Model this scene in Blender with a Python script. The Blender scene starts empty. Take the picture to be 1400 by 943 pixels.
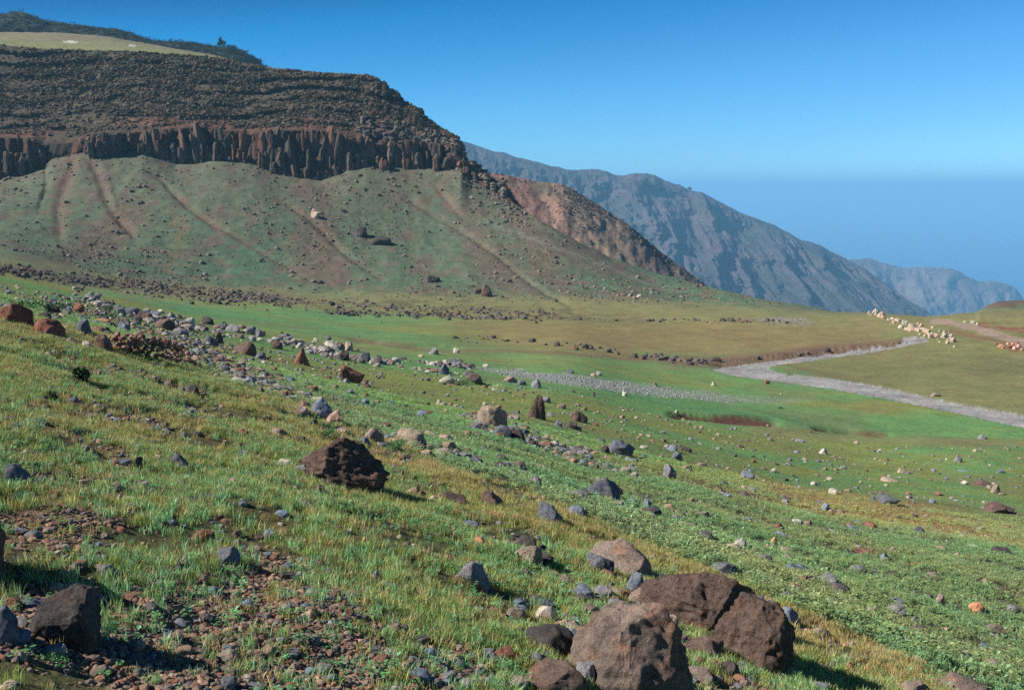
import bpy, math, random
import numpy as np
from math import radians

# ------------------------------------------------------------------ camera, sky, sun, exposure
SC = bpy.context.scene
W, H, F = 1400.0, 943.0, 1361.0
PITCH = math.atan((471.5 - 258.0) / F)
cam_data = bpy.data.cameras.new("camera")
cam_data.sensor_width = 36.0
cam_data.lens = 36.0 * F / W
cam_data.clip_start = 0.05
cam_data.clip_end = 200000.0
cam = bpy.data.objects.new("camera", cam_data)
SC.collection.objects.link(cam)
cam.location = (0, 0, 0)
cam.rotation_euler = (radians(90) - PITCH, 0, 0)
SC.camera = cam

SUN_AZ = (-1.0, -0.14)                       # horizontal direction towards the sun
SUN_EL = radians(39)
world = bpy.data.worlds.new("World")
SC.world = world
world.use_nodes = True
wn, wl = world.node_tree.nodes, world.node_tree.links
wn.clear()
sky = wn.new("ShaderNodeTexSky")
sky.sky_type = 'NISHITA'
sky.sun_disc = False
sky.sun_elevation = SUN_EL
sky.sun_rotation = math.atan2(SUN_AZ[0], SUN_AZ[1])
sky.altitude = 2500
sky.air_density = 1.0
sky.dust_density = 0.1
sky.ozone_density = 4.0
tintn = wn.new("ShaderNodeMix")
tintn.data_type = 'RGBA'
tintn.blend_type = 'MULTIPLY'
tintn.inputs[0].default_value = 1.0
tintn.inputs[7].default_value = (0.42, 0.98, 1.22, 1)
bgn = wn.new("ShaderNodeBackground")
bgn.inputs[1].default_value = 0.074
outw = wn.new("ShaderNodeOutputWorld")
wl.new(sky.outputs[0], tintn.inputs[6])
tcn = wn.new("ShaderNodeTexCoord"); dotn = wn.new("ShaderNodeVectorMath"); dotn.operation = 'DOT_PRODUCT'
dotn.inputs[1].default_value = (-0.13, 0, 1)          # a polarised sky: deepens upwards and away to the left
wl.new(tcn.outputs["Generated"], dotn.inputs[0])
mrn = wn.new("ShaderNodeMapRange"); mrn.inputs[1].default_value = -0.1; mrn.inputs[2].default_value = 0.4
wl.new(dotn.outputs["Value"], mrn.inputs[0])
rpn = wn.new("ShaderNodeValToRGB"); cr_ = rpn.color_ramp
STOPS = [(-.06, (1.9, 1.35, 1.28)), (.01, (1.3, 1.06, 1.1)), (.08, (.9, 1.0, 1.08)), (.177, (.10, .74, .90)), (.235, (.0, .24, .40)), (.4, (.02, .24, .40))]
while len(cr_.elements) < len(STOPS): cr_.elements.new(.5)
for e_, (p_, c_) in zip(cr_.elements, STOPS): e_.position = (p_ + .1) / .5; e_.color = (*c_, 1)
wl.new(mrn.outputs[0], rpn.inputs[0])
mul2 = wn.new("ShaderNodeMix"); mul2.data_type = 'RGBA'; mul2.blend_type = 'MULTIPLY'; mul2.inputs[0].default_value = 1.0
wl.new(tintn.outputs[2], mul2.inputs[6]); wl.new(rpn.outputs[0], mul2.inputs[7])
wl.new(mul2.outputs[2], bgn.inputs[0])
wl.new(bgn.outputs[0], outw.inputs[0])

sl = bpy.data.lights.new("sun", 'SUN')
sl.energy = 5.0
sl.angle = radians(0.5)
sl.color = (1.0, 0.965, 0.91)
sun = bpy.data.objects.new("sun", sl)
SC.collection.objects.link(sun)
h = math.hypot(*SUN_AZ)
sdir = (SUN_AZ[0] / h * math.cos(SUN_EL), SUN_AZ[1] / h * math.cos(SUN_EL), math.sin(SUN_EL))
from mathutils import Vector, Matrix, Euler
sun.rotation_euler = Vector(sdir).to_track_quat('Z', 'Y').to_euler()

SC.view_settings.view_transform = 'Standard'
SC.view_settings.look = 'None'
SC.view_settings.exposure = 0.6
SC.view_settings.gamma = 1.0
SC.cycles.use_denoising = False
SC.cycles.max_bounces = 6
SC.cycles.diffuse_bounces = 2
SC.cycles.volume_bounces = 1
SC.cycles.transparent_max_bounces = 8
SC.cycles.use_adaptive_sampling = False

# ------------------------------------------------------------------ helpers
def lin(c):
    c = np.asarray(c, float) / 255.0
    return np.where(c <= 0.04045, c / 12.92, ((c + 0.055) / 1.055) ** 2.4)

def pix(px, py):
    """photo pixel -> (u, s): world point at depth y is (u*y, y, -s*y)"""
    a = (np.asarray(px, float) - 700.0) / F
    b = (471.5 - np.asarray(py, float)) / F
    c, s_ = math.cos(PITCH), math.sin(PITCH)
    yy = c + b * s_
    zz = -s_ + b * c
    return a / yy, -zz / yy

def proj(P):
    c, s_ = math.cos(PITCH), math.sin(PITCH)
    x, y, z = P[..., 0], P[..., 1], P[..., 2]
    d = y * c - z * s_
    v = y * s_ + z * c
    d = np.where(np.abs(d) < 1e-6, 1e-6, d)
    return 700 + F * x / d, 471.5 - F * v / d

def _hash(i, j, k, seed):
    n = (i.astype(np.int64) * 73856093) ^ (j.astype(np.int64) * 19349663) ^ (k.astype(np.int64) * 83492791) ^ (seed * 2654435761)
    n = n & 0xffffffff
    n = ((n ^ (n >> 16)) * 0x45d9f3b) & 0xffffffff
    n = ((n ^ (n >> 16)) * 0x45d9f3b) & 0xffffffff
    n = n ^ (n >> 16)
    return (n & 0xffffff) / float(0xffffff)

def vnoise(x, y, z=None, seed=0):
    """value noise, -1..1"""
    x = np.asarray(x, float); y = np.asarray(y, float)
    i = np.floor(x); j = np.floor(y)
    fx = x - i; fy = y - j
    fx = fx * fx * fx * (fx * (fx * 6 - 15) + 10); fy = fy * fy * fy * (fy * (fy * 6 - 15) + 10)
    if z is None:
        zero = np.zeros_like(i)
        def g(a, b): return _hash(i + a, j + b, zero, seed)
        v = (g(0, 0) * (1 - fx) + g(1, 0) * fx) * (1 - fy) + (g(0, 1) * (1 - fx) + g(1, 1) * fx) * fy
        return v * 2 - 1
    z = np.asarray(z, float)
    k = np.floor(z); fz = z - k
    fz = fz * fz * fz * (fz * (fz * 6 - 15) + 10)
    def g(a, b, c): return _hash(i + a, j + b, k + c, seed)
    v0 = (g(0, 0, 0) * (1 - fx) + g(1, 0, 0) * fx) * (1 - fy) + (g(0, 1, 0) * (1 - fx) + g(1, 1, 0) * fx) * fy
    v1 = (g(0, 0, 1) * (1 - fx) + g(1, 0, 1) * fx) * (1 - fy) + (g(0, 1, 1) * (1 - fx) + g(1, 1, 1) * fx) * fy
    return (v0 * (1 - fz) + v1 * fz) * 2 - 1

def fbm(x, y, z=None, o=4, seed=0, gain=0.5):
    t = 0; a = 1.0; n = 0
    for q in range(o):
        s_ = 2.03 ** q
        t = t + a * vnoise(x * s_ + 17.3 * q, y * s_ + 5.1 * q, None if z is None else z * s_ + 9.7 * q, seed + q)
        n += a; a *= gain
    return t / n

def ridged(x, y, z=None, o=4, seed=0):
    t = 0; a = 1.0; n = 0
    for q in range(o):
        s_ = 2.03 ** q
        t = t + a * (1 - 2 * np.abs(vnoise(x * s_ + 3.3 * q, y * s_ + 8.1 * q, None if z is None else z * s_, seed + q)))
        n += a; a *= 0.5
    return t / n

def sstep(a, b, x):
    t = np.clip((x - a) / (b - a), 0, 1)
    return t * t * (3 - 2 * t)

def slopes(xs, ys):
    """monotone (pchip) slopes along the last axis"""
    hh = np.diff(xs); d = np.diff(ys) / hh
    m = np.zeros_like(ys)
    d0, d1 = d[..., :-1], d[..., 1:]
    h0, h1 = hh[..., :-1], hh[..., 1:]
    w1 = 2 * h1 + h0; w2 = h1 + 2 * h0
    with np.errstate(divide='ignore', invalid='ignore'):
        hm = (w1 + w2) / (w1 / d0 + w2 / d1)
    m[..., 1:-1] = np.where(d0 * d1 > 0, hm, 0)
    m[..., 0] = d[..., 0]; m[..., -1] = d[..., -1]
    return m

def pchip(xs, ys, q):
    """1-D monotone interpolation"""
    xs = np.asarray(xs, float); ys = np.asarray(ys, float); q = np.asarray(q, float)
    m = slopes(xs, ys)
    k = np.clip(np.searchsorted(xs, q) - 1, 0, len(xs) - 2)
    hh = xs[k + 1] - xs[k]; t = np.clip((q - xs[k]) / hh, 0, 1)
    return ((2 * t**3 - 3 * t**2 + 1) * ys[k] + (t**3 - 2 * t**2 + t) * hh * m[k]
            + (-2 * t**3 + 3 * t**2) * ys[k + 1] + (t**3 - t**2) * hh * m[k + 1])

def inpoly(px, py, poly):
    r = np.zeros(np.shape(px), bool)
    n = len(poly)
    for i in range(n):
        x0, y0 = poly[i]; x1, y1 = poly[(i + 1) % n]
        if y0 == y1: continue
        c = ((y0 > py) != (y1 > py)) & (px < (x1 - x0) * (py - y0) / (y1 - y0) + x0)
        r ^= c
    return r

def tag(o, label=None, cat=None, group=None, kind=None):
    if label: o["label"] = label
    if cat: o["category"] = cat
    if group: o["group"] = group
    if kind: o["kind"] = kind
    return o

def np_mesh(name, V, Fc, mat=None, smooth=True, attrs=None):
    """V (n,3), Fc (m,k) int array"""
    me = bpy.data.meshes.new(name)
    V = np.ascontiguousarray(V, np.float32)
    me.vertices.add(len(V)); me.vertices.foreach_set("co", V.ravel())
    if Fc is not None and len(Fc):
        m, k = Fc.shape
        me.loops.add(m * k); me.loops.foreach_set("vertex_index", np.ascontiguousarray(Fc, np.int32).ravel())
        me.polygons.add(m)
        me.polygons.foreach_set("loop_start", np.arange(0, m * k, k, dtype=np.int32))
        me.polygons.foreach_set("loop_total", np.full(m, k, np.int32))
        me.polygons.foreach_set("use_smooth", np.full(m, smooth, bool))
    me.update(calc_edges=True)
    for an, (typ, arr) in (attrs or {}).items():
        a = me.attributes.new(an, typ, 'POINT')
        key = {'FLOAT': 'value', 'FLOAT_VECTOR': 'vector', 'FLOAT_COLOR': 'color', 'INT': 'value'}[typ]
        a.data.foreach_set(key, np.ascontiguousarray(arr, np.int32 if typ == 'INT' else np.float32).ravel())
    if mat: me.materials.append(mat)
    return me

def link(name, me, parent=None):
    o = bpy.data.objects.new(name, me)
    SC.collection.objects.link(o)
    if parent: o.parent = parent
    return o

def grid_faces(nr, nc):
    i = np.arange(nr - 1)[:, None] * nc + np.arange(nc - 1)[None, :]
    return np.stack([i, i + 1, i + nc + 1, i + nc], -1).reshape(-1, 4)

# ------------------------------------------------------------------ materials
class NT:
    def __init__(s, name, rough=0.95):
        s.m = bpy.data.materials.new(name); s.m.use_nodes = True
        s.n = s.m.node_tree.nodes; s.l = s.m.node_tree.links
        s.b = s.n["Principled BSDF"]
        s.b.inputs["Roughness"].default_value = rough
        s.b.inputs["Specular IOR Level"].default_value = 0.15
    def add(s, t, **kw):
        n = s.n.new(t)
        for k, v in kw.items(): setattr(n, k, v)
        return n
    def noise(s, scale, detail=6, rough=0.6, vec=None, dist=0.0):
        n = s.add("ShaderNodeTexNoise")
        n.inputs["Scale"].default_value = scale; n.inputs["Detail"].default_value = detail
        n.inputs["Roughness"].default_value = rough; n.inputs["Distortion"].default_value = dist
        if vec: s.l.new(vec, n.inputs["Vector"])
        return n.outputs["Fac"]
    def vor(s, scale, vec=None, feature='F1', out="Distance", rnd=1.0):
        n = s.add("ShaderNodeTexVoronoi"); n.feature = feature
        n.inputs["Scale"].default_value = scale; n.inputs["Randomness"].default_value = rnd
        if vec: s.l.new(vec, n.inputs["Vector"])
        return n.outputs[out]
    def ramp(s, fac, stops):
        n = s.add("ShaderNodeValToRGB"); r = n.color_ramp
        while len(r.elements) < len(stops): r.elements.new(0.5)
        for e, (p, c) in zip(r.elements, stops):
            e.position = p; e.color = (*c, 1) if len(c) == 3 else c
        s.l.new(fac, n.inputs[0]); return n.outputs[0]
    def maprange(s, fac, a, b, c, d):
        n = s.add("ShaderNodeMapRange")
        for k, v in zip((1, 2, 3, 4), (a, b, c, d)): n.inputs[k].default_value = v
        s.l.new(fac, n.inputs[0]); return n.outputs[0]
    def mix(s, fac, a, b, mode='MIX'):
        n = s.add("ShaderNodeMix", data_type='RGBA', blend_type=mode)
        for sock, v in ((0, fac), (6, a), (7, b)):
            if isinstance(v, (int, float)): n.inputs[sock].default_value = v
            elif isinstance(v, (tuple, list, np.ndarray)): n.inputs[sock].default_value = (*v, 1) if len(v) == 3 else v
            else: s.l.new(v, n.inputs[sock])
        return n.outputs[2]
    def math(s, op, a, b=None):
        n = s.add("ShaderNodeMath", operation=op)
        for k, v in ((0, a), (1, b)):
            if v is None: continue
            if isinstance(v, (int, float)): n.inputs[k].default_value = v
            else: s.l.new(v, n.inputs[k])
        return n.outputs[0]
    def scale(s, col, val):
        n = s.add("ShaderNodeVectorMath", operation='SCALE')
        s.l.new(col, n.inputs[0])
        if isinstance(val, (int, float)): n.inputs[3].default_value = val
        else: s.l.new(val, n.inputs[3])
        return n.outputs[0]
    def bump(s, hgt, dist, strength=1.0, prev=None):
        n = s.add("ShaderNodeBump")
        n.inputs["Strength"].default_value = strength
        if isinstance(dist, (int, float)): n.inputs["Distance"].default_value = dist
        else: s.l.new(dist, n.inputs["Distance"])
        s.l.new(hgt, n.inputs["Height"])
        if prev: s.l.new(prev, n.inputs["Normal"])
        return n.outputs[0]
    def done(s, col=None, nrm=None):
        if col is not None: s.l.new(col, s.b.inputs["Base Color"])
        if nrm is not None: s.l.new(nrm, s.b.inputs["Normal"])
        return s.m
    def geo(s): return s.add("ShaderNodeNewGeometry").outputs["Position"]
    def obj(s): return s.add("ShaderNodeTexCoord").outputs["Object"]
    def attr(s, name, typ='GEOMETRY', out="Color"):
        n = s.add("ShaderNodeAttribute", attribute_type=typ, attribute_name=name)
        return n.outputs[out]

def ground_material():
    t = NT("ground_grass_soil")
    p = t.geo(); c = t.attr("col"); sc = t.attr("grain", out="Fac")
    n1 = t.noise(0.35, 8, 0.65, p)
    n2 = t.noise(2.2, 8, 0.7, p)
    n3 = t.noise(11.0, 6, 0.75, p)
    k = t.math('ADD', t.maprange(n1, .3, .7, .80, 1.2), t.maprange(n2, .3, .7, -.22, .22))
    k = t.math('ADD', k, t.math('MULTIPLY', t.maprange(n3, .3, .7, -.45, .45), sc))
    cc = t.scale(c, k)
    hue = t.noise(0.9, 5, .6, p)
    cc = t.mix(t.maprange(hue, .45, .68, 0, .35), cc, t.mix(1.0, cc, (1.35, .95, .8), 'MULTIPLY'))
    nb = t.bump(n2, .10, .8)
    nb = t.bump(n3, .035, .9, nb)
    return t.done(cc, nb)

def hill_material(name, s1=0.05, bd=2.0, amp=.3):
    t = NT(name)
    p = t.geo(); c = t.attr("col")
    n1 = t.noise(s1, 10, .65, p); n2 = t.noise(s1 * 9, 8, .7, p)
    k = t.math('ADD', t.maprange(n1, .3, .7, 1 - amp, 1 + amp), t.maprange(n2, .3, .7, -amp, amp))
    nb = t.bump(n1, bd * 3, .7); nb = t.bump(n2, bd, .9, nb)
    return t.done(t.scale(c, k), nb)

def rock_material(name, source):
    """source: 'OBJECT' colour of the object, or 'INSTANCER' tint of the scattered stone"""
    t = NT(name, 0.9)
    co = t.obj()
    rnd = t.add("ShaderNodeObjectInfo")
    off = t.add("ShaderNodeVectorMath", operation='ADD')
    t.l.new(co, off.inputs[0]); sc = t.scale(t.mix(1.0, (1, 1, 1), (37, 11, 23), 'MULTIPLY'), rnd.outputs["Random"])
    t.l.new(sc, off.inputs[1]); v = off.outputs[0]
    base = rnd.outputs["Color"] if source == 'OBJECT' else t.attr("tint", 'INSTANCER')
    n1 = t.noise(1.6, 9, .68, v, .4); n2 = t.noise(8.0, 8, .72, v, .2); n3 = t.noise(38.0, 4, .7, v)
    k = t.math('ADD', t.maprange(n1, .3, .7, .62, 1.3), t.maprange(n2, .3, .7, -.3, .3))
    k = t.math('ADD', k, t.maprange(n3, .3, .7, -.14, .14))
    cc = t.scale(base, k)
    rust = t.noise(2.3, 6, .6, v, .6)
    cc = t.mix(t.maprange(rust, .54, .66, 0, .55), cc, t.mix(1.0, cc, (1.55, .95, .72), 'MULTIPLY'))
    lich = t.noise(5.2, 7, .7, v, .2)
    lf = t.maprange(lich, .60, .68, 0, .6)
    cc = t.mix(lf, cc, t.mix(.5, cc, (.30, .31, .30)))
    cr = t.vor(2.6, t.mix(.12, v, t.add("ShaderNodeTexNoise").outputs["Color"]), 'DISTANCE_TO_EDGE')
    crack = t.maprange(cr, 0, .05, 0, 1)
    cc = t.mix(t.maprange(cr, 0, .025, .5, 0), cc, t.scale(cc, .45))
    if source == 'OBJECT': size = rnd.outputs["Alpha"]          # relief scales with the size of the stone
    else:
        ln = t.add("ShaderNodeVectorMath", operation='LENGTH'); t.l.new(t.attr("sc", 'INSTANCER', "Vector"), ln.inputs[0]); size = t.math('MULTIPLY', ln.outputs["Value"], .55)
    D = lambda k_: t.math('MULTIPLY', size, k_)
    nb = t.bump(crack, D(.03), .5); nb = t.bump(n1, D(.22), 1, nb); nb = t.bump(n2, D(.13), 1, nb); nb = t.bump(n3, D(.015), .8, nb)
    return t.done(cc, nb)

M_ROCK = rock_material("boulder_rock", 'OBJECT')
M_STONE = rock_material("scattered_rock", 'INSTANCER')
M_GROUND = ground_material()

def plant_material(name):
    t = NT(name, 0.7)
    c = t.attr("tint", 'INSTANCER'); g = t.attr("shade")
    cc = t.mix(1.0, c, g, 'MULTIPLY')
    t.b.inputs["Base Color"].default_value = (.1, .2, .05, 1)
    tr = t.add("ShaderNodeBsdfTranslucent"); mx = t.add("ShaderNodeMixShader"); mx.inputs[0].default_value = .3
    t.l.new(cc, tr.inputs[0]); t.l.new(t.b.outputs[0], mx.inputs[1]); t.l.new(tr.outputs[0], mx.inputs[2])
    t.l.new(mx.outputs[0], t.n["Material Output"].inputs[0])
    t.b.inputs["Specular IOR Level"].default_value = 0.35
    t.b.inputs["Roughness"].default_value = 0.5
    return t.done(cc)
M_PLANT = plant_material("grass_and_leaves")

# ------------------------------------------------------------------ terrain control table
# per photo column: (y of row, depth in metres) for break of near slope, 7 valley rows, talus foot, 2 mid, crest
TAB = {
 -200: [(380,13.6),(368,20),(361,31),(354,46),(347,64),(341,86),(336,110),(331,132),(325,150),(300,186),(270,226),(244,262)],
 0:    [(430,14.5),(415,21),(403,31),(394,44),(386,60),(378,80),(370,105),(361,130),(350,152),(320,190),(280,230),(240,268)],
 150:  [(470,15),(457,21),(443,32),(431,46),(420,64),(412,86),(402,115),(393,145),(378,168),(340,200),(280,238),(208,273)],
 300:  [(525,14),(507,20),(489,30),(474,43),(460,62),(446,85),(430,115),(415,145),(393,180),(345,210),(285,240),(220,276)],
 450:  [(580,13.2),(552,19.5),(530,29),(510,42),(490,62),(468,88),(446,120),(423,155),(403,184),(350,218),(290,250),(238,278)],
 600:  [(635,12.4),(600,18.5),(573,27),(545,40),(518,57),(490,83),(462,116),(432,152),(404,186),(350,225),(300,254),(247,283)],
 700:  [(662,12.6),(622,18.5),(590,27),(562,40),(535,56),(503,82),(472,112),(438,148),(405,188),(355,224),(315,247),(279,268)],
 750:  [(685,12),(642,18),(606,27),(572,40),(540,56),(505,81),(472,111),(438,147),(405,188),(365,217),(335,236),(308,252)],
 900:  [(745,11),(695,16.5),(655,25),(617,37),(580,53),(542,75),(500,103),(455,137),(415,175),(395,205),(382,222),(371,238)],
 1050: [(815,9.7),(750,15),(700,24),(655,37),(615,51),(572,70),(525,94),(480,118),(446,142),(430,158),(418,172),(409,184)],
 1200: [(880,9.0),(800,14),(740,22),(690,34),(645,48),(600,64),(550,84),(500,110),(462,130),(444,144),(432,156),(427,168)],
 1350: [(960,8.3),(860,12.5),(780,19),(715,32),(660,46),(610,61),(555,81),(505,104),(465,124),(442,138),(428,150),(417,163)],
 1600: [(1070,7.6),(940,12),(840,18),(760,29),(700,41),(640,56),(575,76),(515,100),(470,120),(445,135),(425,148),(405,162)],
}
TAB[-2600] = TAB[-200]; TAB[4000] = TAB[1600]
PXC = np.array(sorted(TAB)); NRW = 12
TPY = np.array([[r[0] for r in TAB[p]] for p in PXC], float)
TY = np.array([[r[1] for r in TAB[p]] for p in PXC], float)
# fine crest line (foot of the cliff on the left, skyline of the scree on the right)
CREST = np.array([(-2600,250),(-200,246),(0,246),(30,240),(58,226),(70,208),(110,205),(150,208),(195,204),(215,214),(240,229),(262,228),(300,218),
    (350,222),(372,231),(400,236),(440,243),(458,236),(478,224),(500,222),(540,226),(560,229),(600,225),(630,221),(642,240),
    (670,259),(690,272),(706,281),(716,287),(730,297),(750,309),(790,331),(830,350),(865,362),(900,373),(930,382),(960,391),(1000,401),
    (1050,410),(1095,417),(1140,425),(1200,428),(1262,433),(1300,431),(1335,427),(1350,418),(1365,413),(1400,411),(1440,408),(1600,403),(4000,403)], float)
_l = (CREST[:, 0] > -150) & (CREST[:, 0] < 600)          # scree cones at the foot of the cliff, softened
_sm = np.array([np.average(CREST[_l, 1], weights=np.exp(-((CREST[_l, 0] - x_) / 55.0) ** 2)) for x_ in CREST[_l, 0]])
CREST[_l, 1] = .5 * CREST[_l, 1] + .5 * _sm
PA, PB = -0.30, -0.17                      # tilt of the near slope

def build_columns(px):
    """for photo columns px (n,) return control arrays y (n,K), s (n,K), px (n,K)"""
    ys, ps = [], []
    for r in range(NRW):
        ys.append(np.exp(pchip(PXC, np.log(TY[:, r]), px)))
        ps.append(pchip(PXC, TPY[:, r], px))
    ps[-1] = np.interp(px, CREST[:, 0], CREST[:, 1])
    ys = np.stack(ys, 1); ps = np.stack(ps, 1)
    for k in range(NRW - 2, 7, -1):         # keep rows below the crest
        ps[:, k] = np.maximum(ps[:, k], ps[:, k + 1] + 3)
    u, s = pix(px[:, None], ps)
    # near rows on the tilted plane
    yb = ys[:, :1]
    yn = np.concatenate([np.full_like(yb, v) for v in (1.0, 1.7, 2.8, 4.4, 6.2)] + [yb * .84], 1)
    ub = np.clip(u[:, :1], -.75, .75)
    sn = 1.6 / yn - (PA * ub + PB)
    un = np.repeat(u[:, :1], yn.shape[1], 1)
    s[:, 0] = np.where(np.abs(px) < 9000, 1.6 / ys[:, 0] - (PA * ub[:, 0] + PB), s[:, 0])
    Y = np.concatenate([yn, ys], 1); S = np.concatenate([sn, s], 1); U = np.concatenate([un, u], 1)
    for k in range(1, S.shape[1]):          # monotone in s
        S[:, k] = np.minimum(S[:, k], S[:, k - 1] - 0.0008)
    return Y, S, U

def noise_height(x, y, px, py, depth):
    """relief added to the smooth terrain (metres)"""
    a = np.clip(depth / 60.0, 0, 1)
    n = 0.06 * fbm(x / 1.6, y / 1.6, o=3, seed=3) * (1 - a * .6)
    n = n + 0.05 * fbm(x / .45, y / .45, o=2, seed=4) * (1 - sstep(15, 40, depth))
    n = n + a * 0.35 * fbm(x / 14, y / 14, o=4, seed=5)
    talus = sstep(160, 200, depth)
    n = n + talus * (0.28 * ridged(x / 11 + y / 60, y / 45, o=4, seed=9) + .25 * fbm(x / 3, y / 3, o=3, seed=10))
    return n

# relief of cut banks: (polyline in the photo, height m)
def bank(px, py, line, w):
    l = np.array(line, float)
    yy = np.interp(px, l[:, 0], l[:, 1])
    inside = sstep(l[0, 0], l[0, 0] + 25, px) * (1 - sstep(l[-1, 0] - 25, l[-1, 0], px))
    return yy, inside

STREAM = [(1232,461),(1262,461),(1268,467),(1230,475),(1180,483),(1110,492),(1062,497),(1048,501),(1062,508),(1110,514),(1200,529),(1300,548),(1400,565),
          (1560,592),(1560,612),(1400,582),(1300,562),(1200,543),(1120,529),(1060,520),(1000,512),(972,505),(985,498),(1040,490),(1100,483),(1180,475),(1235,467)]
GRAVELBAR = [(640,503),(700,507),(800,516),(900,527),(1000,539),(1070,545),(1135,549),(1070,553),(980,550),(880,542),(790,531),(700,517),(655,508)]
GRAVEL2 = [(1030,436),(1060,434),(1105,437),(1112,446),(1085,446),(1050,443)]
ROAD = [(1278,436),(1300,437),(1330,444),(1365,454),(1400,463),(1440,474),(1440,492),(1400,475),(1365,463),(1330,452),(1300,445),(1270,441)]

def ground_color(px, py, x, y, dep):
    """albedo of the ground from what grows or lies there"""
    n1 = fbm(x / 9, y / 14, o=4, seed=21); n2 = fbm(x / 2.2, y / 2.2, o=4, seed=22)
    n3 = fbm(x / 40, y / 18, o=4, seed=23); nf = fbm(x / .6, y / .6, o=3, seed=24)
    C = lambda r, g, b: lin((r, g, b))
    def lay(col, c, m):
        m = np.clip(m, 0, 1)[..., None]
        return col * (1 - m) + c * m
    col = np.broadcast_to(C(92, 92, 58), px.shape + (3,)).copy()      # near slope, soil under grass
    jx = px + 14 * n2; jy = py + 9 * n2 + 5 * nf + 5 * n1
    jl = py + 1.8 * n2 + 1.0 * nf
    bline = np.interp(px, PXC, TPY[:, 0]) - 2
    beyond = sstep(4, -4, jy - bline)
    # bare stony ground
    bare = sstep(150, 70, np.hypot((jx - 340) / 1.9, (jy - 885))) + .55 * sstep(90, 30, np.hypot((jx - 70) / 1.6, jy - 690)) * sstep(-.2, .3, n2) + sstep(60, 20, np.hypot((jx - 60) / 2, jy - 860))
    bare = np.maximum(bare, .8 * sstep(50, 15, np.hypot((jx - 600) / 2, jy - 915)))
    col = lay(col, C(142, 118, 96), bare * (1 - beyond)); col = lay(col, C(118, 100, 76), (1 - beyond) * sstep(-.1, .4, fbm(x / .8, y / .8, o=3, seed=109)) * .6)
    col = lay(col, C(110, 96, 58), sstep(.05, .5, n1) * .6 * (1 - beyond))
    # leafy zone past the break
    col = lay(col, C(88, 100, 70), beyond); col = lay(col, C(112, 96, 76), beyond * sstep(-.1, .35, fbm(x / 2.4, y / 2.4, o=4, seed=29)) * .75 * sstep(40, 20, dep))
    # valley lawns
    val = sstep(22, 34, dep)
    col = lay(col, C(96, 132, 78), val)
    t = (jy - (560 + 0.13 * (px - 900))) / 55
    col = lay(col, C(122, 126, 66), val * sstep(.0, .35, n3 + .25 * n2) * .8)
    col = lay(col, C(84, 126, 82), val * sstep(.0, .4, -n3 + .3 * n2) * .8)
    # ochre stripe right
    yy = np.interp(px, [700, 900, 1100, 1250, 1400, 1600], [600, 655, 690, 716, 742, 780])
    col = lay(col, C(148, 124, 80), sstep(26, 8, np.abs(jy - yy + 4)) * sstep(880, 1120, jx))
    col = lay(col, C(112, 88, 66), sstep(9, 2, np.abs(jy - np.interp(px, [760, 880, 1000, 1100], [612, 646, 672, 690]))) * sstep(740, 800, px) * sstep(1110, 1060, px) * .8)
    # ochre field, drier far valley
    far = sstep(500, 470, jy - np.interp(px, [300, 700, 900, 1400], [-50, -10, 5, 0]))
    col = lay(col, C(118, 113, 72), far * sstep(500, 700, px) * .8)
    fld = sstep(438, 446, jy) * sstep(492, 478, jy) * sstep(620, 760, jx) * sstep(1230, 1170, jx)
    col = lay(col, C(126, 112, 74), fld * .75)
    rf = inpoly(jx, jy, [(1050,500),(1250,470),(1500,455),(1500,600),(1300,546),(1100,512)]).astype(float)
    col = lay(col, lin((112, 112, 72)) * (1 + .25 * n3[..., None]), rf * .95)
    # stripes of green along the meadow
    gy = np.interp(px, [300, 500, 700, 850, 1000], [450, 470, 488, 500, 508])
    col = lay(col, C(108, 128, 74), sstep(22, 6, np.abs(jy - gy)) * .6 * sstep(1040, 940, px))
    # red and brown earth by the stream
    ry = np.interp(px, [880, 1000, 1100, 1200, 1250], [500, 492, 482, 474, 466])
    col = lay(col, C(112, 90, 74), sstep(11, 3, np.abs(jl - ry)) * sstep(870, 960, px) * sstep(1260, 1230, px) * .9)
    ly = np.interp(px, [400, 600, 760, 1000], [452, 478, 482, 500])
    col = lay(col, C(116, 92, 72), sstep(3.5, 1, np.abs(jl - ly)) * sstep(420, 500, px) * sstep(1010, 980, px) * .7)
    by = np.interp(px, [915, 960, 1060, 1110, 1210, 1400], [563, 568, 577, 583, 588, 594])
    col = lay(col, C(92, 62, 50), sstep(4.5, 2.0, np.abs(jl - by - 2.5 - 1.5 * sstep(1000, 950, px))) * sstep(910, 925, px) * np.maximum(sstep(1065, 1050, px), sstep(1105, 1115, px) * sstep(1220, 1205, px) * .8))
    col = lay(col, C(128, 112, 80), sstep(12, 3, np.abs(jl - by - 12)) * .5 * sstep(1000, 1060, px))
    col = lay(col, C(112, 98, 72), val * sstep(.08, .45, fbm(x / 6, y / 9, o=5, seed=27)) * .35)
    # scree slope
    tal = sstep(420, 395, jy - np.interp(px, [-200, 0, 150, 300, 600, 900, 1100, 1600], [-70, -45, -20, 0, 2, 8, 20, 20]))
    T = np.broadcast_to(C(86, 102, 80), px.shape + (3,)).copy()
    T = lay(T, C(98, 88, 74), sstep(-.1, .45, fbm(x / 14 + y / 70, y / 70, o=4, seed=31)) * .8)
    T = lay(T, C(78, 108, 80), sstep(.0, .5, fbm(x / 18, y / 26, o=3, seed=32)) * .7 * sstep(260, 330, jy))
    T = T * (1 + .28 * fbm(x / 1.6, y / 3.5, o=4, seed=33) + .15 * fbm(x / 6 + y / 40, y / 50, o=3, seed=34))[..., None]
    T = lay(T, C(104, 90, 78), sstep(.0, .45, fbm(x / 2.5, y / 6, o=4, seed=35)) * .75)
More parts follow.
